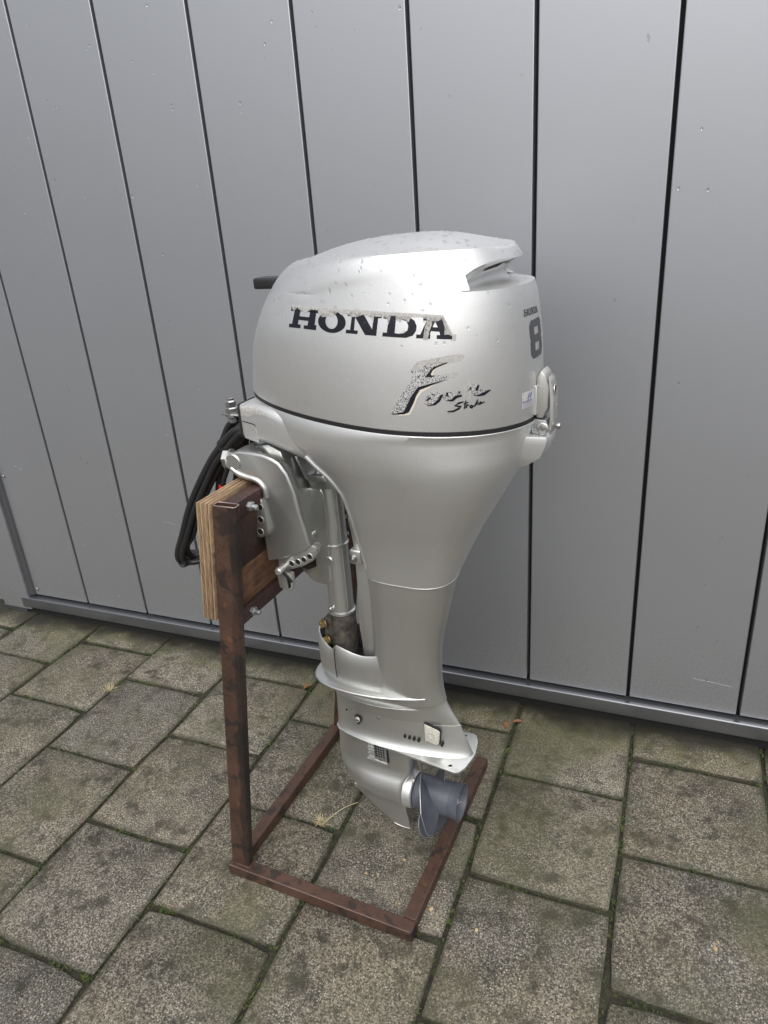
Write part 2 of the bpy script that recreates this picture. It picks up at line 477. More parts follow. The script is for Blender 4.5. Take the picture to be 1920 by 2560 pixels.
COLX = [-1.3, -1.0, -.697, -.395, -.100, .204, .505, .801, 1.102]
while COLX[0] > -2.7: COLX.insert(0, COLX[0] - .3015)
while COLX[-1] < 2.5: COLX.append(COLX[-1] + .3015)
measured = {-1.3: [-.245], -1.0: [-.107, -.406], -.697: [-.240, -.556, -.864], -.395: [-.116, -.415, -.728, -1.03],
            -.100: [-.255, -.570, -.865], .204: [-.135, -.441], .505: [-.280, -.588], .801: [-.137, -.435, -.745]}
joints = []                                                    # (x0, y0, x1, y1) for the moss
for c, (xa, xb) in enumerate(zip(COLX, COLX[1:])):
    ys = None
    for k_, v in measured.items():
        if abs(k_ - xa) < .01: ys = list(v)
    if ys is None:
        ref = min(range(len(COLX)), key=lambda i: abs(COLX[i] + 1.3))
        ys = [-.245 if (c - ref) % 2 == 0 else -.115]
    while ys[-1] > -2.6: ys.append(ys[-1] - .3045)
    ys = [.03] + ys
    for ya, yb in zip(ys, ys[1:]):
        gx = random.uniform(.0020, .0040); gy = random.uniform(.0022, .0060)
        slab(xa + gx, xb - gx*.8, yb + gy, ya - gy*.8)
        joints.append((xa, yb, xb, yb))
        joints.append((xa, yb, xa, ya))

def moss_mesh():
    V = []; F = []
    for (x0, y0, x1, y1) in joints:
        L_ = math.hypot(x1-x0, y1-y0)
        if y0 < -1.6 or abs(x0) > 2.0: dens = 120
        else: dens = 330
        n_ = int(L_*dens); ph = random.uniform(0, 9)
        for i in range(n_):
            t = random.random()
            d = .5 + .5*math.sin(t*L_*21 + ph) * math.sin(t*L_*47 + ph*2.3)
            if random.random() > .14 + .86*d*d: continue
            x = x0 + (x1-x0)*t; y = y0 + (y1-y0)*t
            if y > -.01: continue
            off = random.gauss(0, .0032)
            nxv, nyv = (y1-y0)/L_, -(x1-x0)/L_
            x += nxv*off; y += nyv*off
            s = random.uniform(.0015, .0042)*(.55 + .8*d)
            for _ in range(random.randint(3, 6)):
                a = random.uniform(0, 6.283); e = random.uniform(.15, 1.1)
                dx, dy, dz = math.cos(a)*math.cos(e), math.sin(a)*math.cos(e), math.sin(e)
                w = s*.42; b = len(V)
                z0 = -.0075 + random.uniform(0, .0035)
                px, py = -math.sin(a)*w, math.cos(a)*w
                V += [(x-px, y-py, z0), (x+px, y+py, z0), (x+dx*s*1.5+px*.5, y+dy*s*1.5+py*.5, z0+dz*s*1.4), (x+dx*s*2.2, y+dy*s*2.2, z0+dz*s*1.7)]
                F += [(b, b+1, b+2), (b, b+2, b+3)]
    return V, F
V, F = moss_mesh()
mo = mesh_obj('moss', V, F, M['moss'], None, recalc=False)
tag(mo, 'low green and yellow moss growing in the joints between the slabs', 'moss', kind='stuff')

# ------------------------------------------------------------------ garage door
S = .26
door = tag(empty('garage_door', (0, 0, 0)), 'grey metal garage door of wide vertical panels with black grooves', 'garage door')
TOP = 2.45
edges_x = [-1.300] + [(-4 + k_)*S for k_ in range(0, 13)]
GAP = .0042
for xa, xb in zip(edges_x, edges_x[1:]):
    d = random.uniform(-.0006, .0006)
    pn = box('panel', xa + GAP, xb - GAP, d, .034, .080, TOP, M['door_paint'], door, .0022, 2)
bk = box('groove_backing', -1.29, 2.12, .0335, .05, .07, TOP, M['groove_shade'], door)
# bottom rail with a sloped ledge
prof = [(.012, .0725), (-.0180, .0712), (-.0205, .0695), (-.0210, .0675), (-.0205, .0330), (-.0190, .0315), (.012, .0315)]
def xrail(name, prof, xa, xb, mat, parent, angle=30):
    n_ = len(prof)
    V = [(xa, p[0], p[1]) for p in prof] + [(xb, p[0], p[1]) for p in prof]
    F = [(i, (i+1) % n_, n_+(i+1) % n_, n_+i) for i in range(n_)] + [tuple(range(n_))[::-1], tuple(range(n_, 2*n_))]
    return mesh_obj(name, V, F, mat, parent, angle)
xrail('bottom_rail', prof, -1.343, 2.12, M['door_trim'], door)
box('rail_gap_shade', -1.33, 2.12, -.004, .06, -.03, .0312, M['dark_void'], door)  # black box painted in as the shadow gap under the rail
# jamb on the left, standing a little proud, with its folded edge and screws
box('jamb', -1.447, -1.312, -.016, .05, .020, TOP, M['door_paint'], door, .0015, 2)
box('jamb_foot', -1.440, -1.345, -.010, .05, -.03, .0195, M['door_trim'], door)
box('edge_trim', -1.3115, -1.286, -.008, .0120, .0800, TOP, M['door_trim'], door, .0015, 2)
for z in (.105, .545, .985, 1.43, 1.87):
    lathe('screw', (-1.272, -.0012, z), (0, -1, 0), [(0, .0055), (.0015, .0055), (.0030, .0040), (.0036, .0015)], M['zinc'], door, 12)
sw = box('house_wall', -1.43, 2.3, .051, 4.0, -.03, 2.6, M['side_wall'])
tag(sw, 'dark grey rendered wall of the building behind the garage door', 'wall')

def blob(V, F, c, nrm, r, el=1.0, hgt=.55, up=(0, 0, 1)):
    nrm = Vector(nrm).normalized(); v = Vector(up); v = (v - nrm*v.dot(nrm))
    v = v.normalized() if v.length > 1e-4 else nrm.orthogonal().normalized()
    u = v.cross(nrm); c = Vector(c); b = len(V); n_ = 8
    for (t, rad) in ((-.25, .8), (.1, 1.0), (.55, .78)):
        for i in range(n_):
            a = 2*math.pi*i/n_
            sag = (1.0 - .25*math.sin(a)) if el > 1.05 else 1.0
            V.append(c + (u*math.cos(a)*sag + v*math.sin(a)*el)*r*rad + nrm*(t*r*hgt))
    V.append(c + nrm*(r*hgt*.92))
    for j in range(2):
        for i in range(n_):
            F.append((b+j*n_+i, b+j*n_+(i+1) % n_, b+(j+1)*n_+(i+1) % n_, b+(j+1)*n_+i))
    for i in range(n_): F.append((b+2*n_+i, b+2*n_+(i+1) % n_, b+3*n_))
    F.append(tuple(b+i for i in range(n_))[::-1])
V = []; F = []
for _ in range(560):
    x = random.uniform(-1.25, 1.6); z = random.uniform(.1, 2.1)
    if abs((x/S) - round(x/S)) < .04: continue
    r = random.choice([.0011, .0014, .0014, .0018, .0022, .0028])
    blob(V, F, (x, -.0004, z), (0, -1, 0), r, random.uniform(1.1, 1.9), .45)
    if random.random() < .15:
        blob(V, F, (x + random.uniform(-.01, .01), -.0004, z - random.uniform(.006, .02)), (0, -1, 0), r*.7, 1.3, .45)
tag(mesh_obj('water_droplets', V, F, M['water'], door, 60), kind='stuff')
# scratches in the paint
for (x0, z0, x1, z1) in ((.42, .20, .505, .185), (-.63, .44, -.575, .432), (-.60, .40, -.50, .386), (.93, .168, 1.02, .161), (.64, .152, .672, .149)):
    tube('scratch', [(x0, -.0001, z0), ((x0+x1)/2, -.0001, (z0+z1)/2 + .0008), (x1, -.0001, z1)], .00022, M['scratch_mark'], door, 5, 3)

# ------------------------------------------------------------------ motor stand (leaning posts, U-shaped base)
ANG = math.radians(-3.0)
ORG = Vector((.021, -.748, 0))
stand = tag(empty('motor_stand', ORG, ANG), 'rusty welded steel stand with two leaning posts on an open base frame', 'stand')
T = .029
LEAN = .140
def rail(name, x0, x1, y0, y1, mat='rust', bev=.0025):
    return box(name, x0, x1, y0, y1, .0015, T, M[mat], stand, bev, 2)
rail('base_rail', .002, .430, 0, T - .002)                        # near rail
rail('base_rail', .4005, .4285, T - .0015, .497)                  # aft cross rail
rail('base_rail', .000, .0278, T - .0015, .497)                   # fore cross rail
# open tube ends
for (x0, x1, y0, y1) in ((.4301, .4303, .003, T-.005),):
    box('tube_mouth', x0, x1, y0, y1, .005, T - .004, M['dark_void'], stand)
box('tube_mouth', .404, .425, .4971, .4974, .005, T-.004, M['dark_void'], stand)
box('weld_seam', .427, .4315, .0268, .0300, .003, .0275, M['rust'], stand, .001)
POST_H = .876
def post(y0, y1, h):
    """rectangular tube, leaning aft, open at the top"""
    x0, x1 = .0065, .0515; w = .0022; z0 = T - .001
    def ring(ix, z): 
        pts = [(x0+ix, y0+ix), (x1-ix, y0+ix), (x1-ix, y1-ix), (x0+ix, y1-ix)]
        c = .0025; out = []
        for i, (px, py) in enumerate(pts):
            sx = 1 if px < (x0+x1)/2 else -1; sy = 1 if py < (y0+y1)/2 else -1
            a, b = (px + sx*c, py), (px, py + sy*c)
            out += [b, a] if i in (0, 2) else [a, b]
        return [(px + LEAN*(z - z0), py, z) for px, py in out]
    rings = [ring(0, z0), ring(0, h*.5), ring(0, h - .0008), ring(.0006, h), ring(w, h), ring(w, h - .09)]
    po = loft('post', rings, M['rust_post'], stand, True, True, 28)
    rim = [Vector(q) for q in ring(.0011, h)]
    tube('cut_edge', rim + rim[:1], .0010, M['cut_steel'], po, 6, 1)
    return po
post(.0095, .0270, POST_H)
post(.4700, .4875, POST_H)
tube('worn_edge', [(.006, .0012, T - .0012), (.12, .0009, T - .0010), (.26, .0012, T - .0012), (.426, .0010, T - .0011)], .0011, M['worn_rust_highlight'], stand, 6, 3)  # worn rail edge with its highlight painted on as a lighter strip
# weld beads at the post feet
for y0 in (.0095, .47):
    pts = [(.0065, y0, T), (.03, y0-.0005, T+.0005), (.0515, y0, T)]
    tube('weld_bead', pts, .0022, M['rust'], stand, 6, 3)
    tube('weld_bead', [(.0520, y0, T), (.0520, y0+.0175, T)], .0024, M['rust'], stand, 6, 2)
def xat(z): return LEAN*(z - T + .001)
def leaning_box(name, xa, xb, y0, y1, z0, z1, mat, bev=.0022, parent=None):
    bm = bmesh.new(); vs = box_bm(bm, xa, xb, y0, y1, z0, z1)
    for v in vs: v.co.x += xat(v.co.z)
    bmesh.ops.bevel(bm, geom=list(bm.edges), offset=bev, segments=2, affect='EDGES', profile=.5)
    return bm_obj(name, bm, mat, parent or stand)
leaning_box('cross_tube', .0120, .0410, .0272, .4698, POST_H - .030, POST_H - .001, M['rust_dark'])
leaning_box('cross_tube', .0120, .0410, .0272, .4698, .632, .664, M['rust_dark'])
for z in (.857, .648):
    hex_bolt('bolt', (.0412 + xat(z), .064, z), (1, 0, -.14), .0088, .0075, M['zinc'], stand, .0, .010, .0052)
    hex_bolt('bolt', (.0412 + xat(z), .41, z), (1, 0, -.14), .0088, .0075, M['zinc'], stand, .0, .010, .0052)
tag(leaning_box('plank', .0065, .0330, .030, .467, .665, .742, M['plank'], .001), 'reddish brown plank bolted between the posts')
tag(leaning_box('plank', .0065, .0330, .030, .467, .7428, .845, M['rust_dark'], .001))
# plywood clamping board, its veneers visible on the edges
board = tag(empty('plywood_board', ORG, ANG), 'weathered plywood clamping board bolted to the front of the posts', 'board')
th = .0262 / 7
for k_ in range(7):
    xa = .0060 - .0262 + k_*th
    d1, d2, d3 = (random.uniform(-.0012, .0012) for _ in range(3))
    leaning_box('veneer', xa + .0002, xa + th - .0002, .0035 + d1, .493 + d2, .655 + d3*2, POST_H + .0035 + d3, M['ply_light' if k_ % 2 == 0 else 'ply_dark'], .0005, board)
# ------------------------------------------------------------------ outboard motor; x aft, y towards the wall, z up
B0 = .236
base = ORG + Vector((-math.sin(ANG)*B0, math.cos(ANG)*B0, 0))
motor = tag(empty('outboard_motor', base, ANG), 'silver four stroke outboard motor clamped upright on the rusty stand', 'outboard motor')
SP, LP, BP = M['silver_paint'], M['leg_paint'], M['bracket_paint']

def plan(x0, x1, hw, nf, na, xc, NN=120):
    t = np.linspace(0, 2*np.pi, NN, endpoint=False)
    c, s = np.cos(t), np.sin(t); n_ = np.where(c < 0, nf, na); hl = np.where(c < 0, xc - x0, x1 - xc)
    return np.stack([xc + hl*np.sign(c)*np.abs(c)**(2/n_), hw*np.sign(s)*np.abs(s)**(2/n_)], -1)
def inward(p):
    d = np.roll(p, -1, 0) - np.roll(p, 1, 0)
    nrm = np.stack([-d[:, 1], d[:, 0]], -1)
    return nrm / np.maximum(np.linalg.norm(nrm, axis=1, keepdims=True), 1e-9)
#COWLBEGIN
CZ = [1.000, 1.025, 1.058, 1.094, 1.135, 1.168, 1.192, 1.210, 1.227, 1.240]
CX0 = [.0860, .0910, .0990, .1100, .1280, .146, .163, .180, .205, .243]
CX1 = [.6000, .6020, .6025, .6010, .5970, .592, .585, .575, .565, .557]
CHW = [.1610, .1608, .1595, .1568, .1510, .1445, .1395, .1355, .1305, .1255]
CNF = [1.68, 1.74, 1.83, 1.93, 2.03, 2.05, 2.05, 2.05, 2.05, 2.05]
CNA = [2.08, 2.14, 2.22, 2.30, 2.38, 2.42, 2.45, 2.45, 2.45, 2.45]
CXC = .40
def seam_z(x): return 1.0059 - (x - .35)*.0524
#COWLEND
def crease_z(x): return sm([.20, .30, .38, .47, .53, .555, .570], [1.2345, 1.2368, 1.2385, 1.2408, 1.2405, 1.2382, 1.2350], x)
def crown_h(x): return np.where(x < .40, .0220*(1 - ((x-.40)/.2)**2*.45), .022*(1 - ((x-.40)/.165)**2))
NC = 264
def cowl_plan(z):
    return plan(sm(CZ, CX0, z), sm(CZ, CX1, z), sm(CZ, CHW, z), sm(CZ, CNF, z), sm(CZ, CNA, z), CXC, NC)
XT = .519
def z_lo(x): return np.where(x < XT, 1.1880, 1.1880 - .0012*np.clip((x-XT)/.03, 0, 1))
def z_up(x): return np.where(x < XT, 1.1892, sm([.519, .5208, .5235, .528, .536, .549, .566, .590], [1.1892, 1.1955, 1.2002, 1.2045, 1.2098, 1.2160, 1.2208, 1.2240], x))
def notch_d(x): return sm([.519, .5215, .530, .545, .565, .60], [0, .006, .015, .025, .034, .043], x) * (x >= XT)
def swage(p, zz):
    """soft swage line: the surface above it stands slightly out"""
    zl = sm([.12, .18, .21, .26, .313, .387, .466], [1.07, 1.139, 1.1644, 1.183, 1.198, 1.2097, 1.2185], p[:, 0])
    q = np.clip((zz - zl)/.016 + .5, 0, 1); q = q*q*(3-2*q)*np.clip((.50-p[:, 0])/.14, 0, 1)*np.clip((1.238-zz)/.012, 0, 1)
    return inward(p)*(.0011*q)[:, None]
rows = []
# outside, from the seam to the lower edge of the air intake
for u in np.linspace(0, 1, 22):
    z = 1.0 + .188*u
    p = cowl_plan(z)
    zz = seam_z(p[:, 0])*(1-u) + z_lo(p[:, 0])*u
    rows.append(np.column_stack([p - swage(p, zz), zz]))
n_low = len(rows)
# air intake: floor, back, underside of the lip
prof = [(.10, .00), (.35, .00), (.62, .01), (.85, .05), (1.0, .16), (1.04, .32), (1.0, .50), (.90, .66), (.72, .79), (.45, .88), (.18, .95), (0, 1.0)]
pl = cowl_plan(1.188); pu = cowl_plan(1.222)
for (ins, zf) in prof:
    p = pl*(1-zf) + pu*zf
    zlo, zup = z_lo(p[:, 0]), z_up(p[:, 0])
    w = (p[:, 0] < XT)
    zz = zlo + (zup - zlo)*zf
    p_eff = np.where(w[:, None], cowl_plan(1.188 + .0012*zf), p)
    p_eff = p_eff + inward(p)*(notch_d(p[:, 0])*ins)[:, None] - swage(p, zz)
    rows.append(np.column_stack([p_eff, zz]))
n_mid = len(rows)
for u in np.linspace(.04, 1, 11):
    zc = 1.1892 + (1.240 - 1.1892)*u
    p = cowl_plan(zc)
    zu = z_up(p[:, 0]); pz = zu*(1-u) + crease_z(p[:, 0])*u
    fr = np.clip((p[:, 0]-XT)/.03, 0, 1)[:, None]
    zz_ref = pz
    pe = np.stack([cowl_plan(z_)[i] for i, z_ in enumerate(np.clip(zz_ref, 1.188, 1.24))]) if u < 1 else cowl_plan(1.240)
    rows.append(np.column_stack([pe - swage(pe, pz), pz]))
edge = rows[-1]
for k_ in (.985, .96, .92, .86, .78, .68, .56, .42, .28, .14, .02):
    x = CXC + (edge[:, 0]-CXC)*k_; y = edge[:, 1]*k_
    hgt = crown_h(x)*(1-k_**2.8)
    rows.append(np.column_stack([x, y, crease_z(x) + np.maximum(hgt, .004*(1-k_**2))]))
cowl = loft('engine_cowl', rows, SP, motor, False, True, 36)
# bottom lip of the cowl
lipr = []
for dz, off in ((0, 0.0), (-.0012, .0006), (-.0012, .004)):
    p = rows[0].copy(); p[:, :2] += inward(rows[0][:, :2])*off; p[:, 2] += dz; lipr.append(p)
loft('cowl_edge', lipr, SP, cowl, False, False, 50)
# dark slot under the intake lip, on both sides
ia, ib = n_low + 7, n_low + 9
for side in (-1, 1):
    idx = [i for i in range(NC) if .533 < rows[ia][i][0] < .566 and rows[ia][i][1]*side > .015]
    A_, B_ = rows[ia], rows[ib]
    inn = -inward(rows[n_low+6][:, :2])
    ring0 = [Vector((*(A_[i][:2] + inn[i]*.0015), A_[i][2])) for i in idx]
    ring1 = [Vector((*(B_[i][:2] + inn[i]*.0015), B_[i][2])) for i in idx]
    ring2 = [Vector((*(B_[i][:2] - inn[i]*.003), B_[i][2])) for i in idx]
    loft('intake_slot', [ring0, ring1, ring2], M['dark_void'], cowl, False, False, 60, closed=False)

# rubber seal in the seam
sealr = []
for dz, off in ((-.0005, .0030), (-.0010, .0002), (-.0075, .0002), (-.0080, .0030)):
    p = rows[0].copy(); p[:, :2] += inward(rows[0][:, :2])*off; p[:, 2] += dz; sealr.append(p)
loft('rubber_seal', sealr, M['black_rubber'], motor, False, False, 50)

# lower cover (pan) narrowing down to the leg
QZ = [.985, .960, .930, .900, .860, .820, .780, .740, .700, .680]
QX0 = [.0970, .1190, .174, .236, .2745, .2850, .2890, .2915, .2935, .2950]
QX1 = [.5985, .5905, .5815, .5694, .5488, .5264, .5045, .4850, .4669, .4578]
QHW = [.1605, .1585, .1530, .1430, .1280, .1120, .0950, .0800, .0680, .0630]
QNF = [1.72, 1.85, 2.2, 2.8, 3.4, 3.8, 4, 4, 4, 4]
def pan_plan(z):
    x0, x1 = sm(QZ, QX0, z), sm(QZ, QX1, z)
    return plan(x0, x1, sm(QZ, QHW, z), sm(QZ, QNF, z), sm([.68, .93, .96, .985], [2.45, 2.45, 2.28, 2.12], z), x0 + (x1-x0)*.56, NC)
prow = []
top = rows[0].copy(); top[:, 2] -= .0078
t2 = top.copy(); t2[:, :2] += inward(top[:, :2])*.010; prow.append(t2)
t1 = top.copy(); t1[:, :2] += inward(top[:, :2])*.0008; prow.append(t1)
t0 = top.copy(); t0[:, 2] -= .0012; prow.append(t0)
zt = t0[:, 2].copy()
for z in np.linspace(.985, .680, 40):
    p = pan_plan(z); u = (z - .680)/(.985-.680)
    dz = (zt - 1.0)*max(0, (u-.6)/.4)
    prow.append(np.column_stack([p, z + np.where(dz > 0, dz*.9, dz*.4)*1.0]))
pan = loft('lower_cover', prow, SP, motor, False, True, 50)
# parting lip around the bottom of the cover
def ring_at(z, off, fn): 
    p = fn(z); return np.column_stack([p - inward(p)*off, np.full(len(p), z)])
loft('parting_lip', [ring_at(.6815, .0000, pan_plan), ring_at(.6810, .0007, pan_plan), ring_at(.6795, .0007, pan_plan), ring_at(.6788, -.001, pan_plan)], M['worn_alloy'], pan, False, False, 60)

# rolled flange along the open front edge of the cover, both sides
for sd in (-1, 1):
    fl_ = []
    for z in np.linspace(.935, .700, 14):
        p = pan_plan(z); i = int(np.argmin(p[:, 0] + np.where(p[:, 1]*sd > 0, 0, 9) + np.abs(np.abs(p[:, 1]) - sm(QZ, QHW, z)*.80)*3))
        fl_.append((p[i, 0] - .0005, p[i, 1], z))
    tube('skirt_flange', fl_, lambda t: .0042 - .002*t, SP, pan, 8, 3)
# snout at the front of the cover
def snout_ring(x, hw, z0, z1, r=.010):
    pts = []
    for (cy, cz, a0) in ((hw-r, z1-r, 0), (-(hw-r), z1-r, 90), (-(hw-r), z0+r, 180), (hw-r, z0+r, 270)):
        for k_ in range(5):
            a = math.radians(a0 + k_*22.5)
            bow = .020*(1 - (abs(cy + r*math.cos(a))/hw)**2)
            pts.append((x - bow*max(0, (.20-x)/.10), cy + r*math.cos(a), cz + r*math.sin(a)))
    return pts
sr = [snout_ring(.1015, .088, .9450, .9985, .007), snout_ring(.1000, .0905, .9428, 1.0005, .008), snout_ring(.1030, .0915, .9420, 1.0015, .009), snout_ring(.130, .0965, .9405, 1.0040, .011),
      snout_ring(.160, .106, .9370, 1.0035, .014), snout_ring(.20, .118, .928, 1.000, .02), snout_ring(.25, .125, .91, .99, .03)]
snout = loft('front_bezel', sr, SP, motor, True, True, 40)
loft('bezel_gasket', [snout_ring(.0960, .0875, .9440, .9990, .007), snout_ring(.0965, .0915, .9415, 1.0015, .008), snout_ring(.1005, .0922, .9410, 1.0020, .009), snout_ring(.1005, .086, .9460, .9960, .007)], M['black_rubber'], snout, True, False, 40)
def on_snout(x): return -(.0915 + (x-.103)*.19)
pp = [(.1045, .9435), (.1365, .9385), (.1335, .9650), (.1310, .9690), (.1045, .9725)]
V = [(x, on_snout(x) - .0008, z) for x, z in pp] + [(x, on_snout(x) + .004, z) for x, z in pp]
F = [tuple(range(5))] + [tuple(range(5, 10))[::-1]] + [(i, 5+i, 5+(i+1) % 5, (i+1) % 5) for i in range(5)]
mesh_obj('side_panel', V, F, SP, snout, 30)
tube('panel_gap', [(.1040, on_snout(.104)-.0003, .9734), (.1190, on_snout(.119)-.0003, .9718), (.1310, on_snout(.131)-.0003, .9700), (.1342, on_snout(.134)-.0003, .9660)], .0008, M['dark_void'], snout, 6, 4)

# starter pull grip
grip = box('pull_grip', .1180, .1790, -.019, .019, 1.1865, 1.2045, M['black_plastic'], motor, .004, 3)
box('grip_groove', .1176, .1230, -.015, .015, 1.1935, 1.1945, M['dark_void'], grip)

# throttle arm and bolt in front of the bezel
arm = plate('control_arm', [(.0300, -.046), (.0480, -.050), (.1030, -.050), (.1030, -.022), (.0480, -.022), (.0300, -.028)], .9710, .9735, M['steel'], motor, .0008)
hex_bolt('nut', (.0470, -.036, .9736), (0, 0, 1), .0115, .0110, M['steel'], arm)
hex_bolt('lock_nut', (.0470, -.036, .9850), (0, 0, 1), .0095, .0120, M['steel'], arm, 0, .0045, .0065)
lathe('spacer', (.0470, -.036, .9708), (0, 0, -1), [(0, .0130), (.0035, .0130), (.005, .0105), (.0052, .0075)], M['steel'], arm, 20)
hex_bolt('bolt', (.0470, -.036, .9655), (0, 0, -1), .0090, .0105, M['zinc'], arm)

CAPPOS = (.0130, -.056, .8350)
# ---- cables hanging in a loop
cab = empty('cable_loop', (0, 0, 0)); cab.parent = motor
cp = [(.118, -.060, .955), (.083, -.060, .951), (.062, -.058, .937), (.036, -.057, .914), (.008, -.056, .885), (-.030, -.055, .835), (-.066, -.054, .780), (-.100, -.052, .718),
      (-.126, -.046, .670), (-.137, -.034, .643), (-.124, -.020, .634), (-.098, -.006, .650), (-.060, .008, .695), (-.018, .014, .765), (.012, .012, .840), (.022, .008, .900), (.040, .0, .945)]
offs = [(-.007, -.006, 0), (.006, -.009, -.002), (-.003, .006, .004), (.008, .003, -.004)]
for j, (ox, oy, oz) in enumerate(offs):
    w = random.uniform(.9, 1.15)
    pts = [(x + ox*w + random.uniform(-.0012, .0012), y + oy*w, z + oz*w + (.006*j if 8 <= i <= 10 else 0)) for i, (x, y, z) in enumerate(cp)]
    tube('cable', pts, .0072 if j % 2 == 0 else .0062, M['cable_rubber'], cab, 12, 6)
tube('cable', [(.075, -.03, .957), (.042, -.03, .955), (.020, -.032, .930), (.006, -.034, .890), (-.006, -.036, .850), (-.020, -.034, .80)], .0065, M['cable_rubber'], cab, 12)
tube('cable', [(.060, -.02, .95), (.030, -.02, .945), (.006, -.024, .915), (-.006, -.026, .880), (-.01, -.028, .82)], .0065, M['cable_rubber'], cab, 12)
def tie(c, d, r):
    d, u, v = frame_of(d); c = Vector(c)
    rings = []
    for t, rr in ((-.0020, r*.96), (-.0018, r), (.0018, r), (.0020, r*.96)):
        rings.append([c + d*t + (u*math.cos(a)*1.0 + v*math.sin(a)*1.0)*rr for a in [2*math.pi*i/20 for i in range(20)]])
    o = loft('cable_tie', rings, M['black_plastic'], cab, True, True, 40)
    b = c + (u*0 + Vector((.6, -.75, .1)).normalized())*r
    box('tie_head', b.x-.004, b.x+.004, b.y-.003, b.y+.002, b.z-.004, b.z+.004, M['black_plastic'], o, .001)
tie((.036, -.057, .914), (-.72, 0, -.7), .0175)
tie((-.1375, -.036, .641), (.0, .6, -.8), .0155)
lathe('cable_cap', CAPPOS, (-.2, 0, -1), [(0, .007), (.02, .0075), (.022, .006)], M['red_cap'], cab, 14)
tube('cable', [(.045, -.05, .91), (.030, -.055, .87), (.0145, -.056, .837), (.0, -.05, .79), (-.02, -.03, .74)], .005, M['cable_rubber'], cab, 10)
tube('cable', [(.055, .0, .91), (.045, .002, .86), (.038, .004, .82), (.03, .004, .76)], .004, M['cable_rubber'], cab, 10)

# ---- clamp brackets
def clamp(sgn):
    """one half of the stern bracket: outer face, chamfered shoulder, inner face"""
    face = [(.1045, .9280), (.1207, .9336), (.1440, .9325), (.1678, .9304), (.1850, .9255), (.1970, .9190), (.2098, .9017), (.2206, .8700), (.2257, .8325), (.2320, .8010), (.2371, .7726),
            (.2290, .7640), (.2096, .7545), (.1750, .7400), (.1500, .7325), (.1500, .7780), (.1560, .8250), (.1605, .8520), (.1600, .8700), (.1530, .8800), (.1430, .8845), (.1300, .8860),
            (.1175, .8900), (.1080, .8960), (.0985, .9010), (.0960, .9110), (.0970, .9200)]
    back = [1 if 2 <= i <= 10 else 0 for i in range(len(face))]
    f = np.array(face); c = f.mean(0)
    d = np.roll(f, -1, 0) - np.roll(f, 1, 0); nr = np.stack([-d[:, 1], d[:, 0]], -1); nr /= np.linalg.norm(nr, axis=1, keepdims=True)
    area = .5*np.sum(f[:, 0]*np.roll(f[:, 1], -1) - np.roll(f[:, 0], -1)*f[:, 1])
    if area > 0: nr = -nr
    bk_ = np.array(back, float)[:, None]
    rings = []
    for y, aft, rest in ((-.1310, -.0008, -.0008), (-.1302, .0010, .0008), (-.1280, .0024, .0022), (-.1180, .0010, .003), (-.1050, -.0060, .003), (-.0880, -.0160, .003), (-.0870, -.0175, .001)):
        q = f + nr*(bk_*aft + (1-bk_)*rest)
        rings.append([(a, y*sgn, b) for a, b in q])
    return loft('clamp_bracket', rings, BP, motor, True, True, 24)
for sgn in (1, -1):
    cl = clamp(sgn); s = sgn
    # raised rim along the throat and the pivot boss
    rim = [(.1010, -.1305*s, .9040), (.1150, -.1305*s, .8950), (.1310, -.1305*s, .8905), (.1450, -.1305*s, .8880), (.1560, -.1305*s, .8830), (.1640, -.1305*s, .8720), (.1650, -.1305*s, .8560)]
    tube('throat_rim', rim, .0052, BP, cl, 10, 5)
    lathe('pivot_boss', (.1070, -.128*s, .9150), (0, -s, 0), [(0, .0160), (.0040, .0155), (.0055, .0140)], BP, cl, 28)
    lathe('washer', (.0960, -.120*s, .9140), (-1, 0, 0), [(0, .0150), (.004, .0150), (.0045, .013)], M['worn_alloy'], cl, 24)
    nb = hex_bolt('pivot_nut', (.0910, -.112*s, .9140), (-1, -.15*s, 0), .0165, .0135, M['steel'], cl, .0180)
    # bolt ear with three holes
    ear = prism('bolt_ear', [(.1355, .8350), (.1480, .8540), (.1580, .8555), (.1600, .8450), (.1680, .7980), (.1640, .7880), (.1460, .7790), (.1380, .7800), (.1360, .7860)], -.1375*s, -.1220*s, BP, cl, .0022)
    for (hx, hz) in ((.1535, .8395), (.1510, .8155), (.1470, .7920)):
        hole('bolt_hole', (hx, -.1376*s, hz), (0, -s, 0), .0056, M['worn_alloy'], ear)
    # tilt arc with five holes
    arc = prism('tilt_arc', [(.1680, .7380), (.1760, .7395), (.2090, .7530), (.2330, .7690), (.2450, .7745), (.2510, .7690), (.2500, .7560), (.2400, .7420), (.2230, .7320), (.1990, .7215), (.1780, .7130), (.1660, .7120)], -.1270*s, -.1100*s, BP, cl, .0018)
    for (hx, hz) in ((.1965, .7310), (.2098, .7365), (.2228, .7430), (.2355, .7510)):
        hole('tilt_hole', (hx, -.1272*s, hz), (0, -s, 0), .0052, M['worn_alloy'], arc)
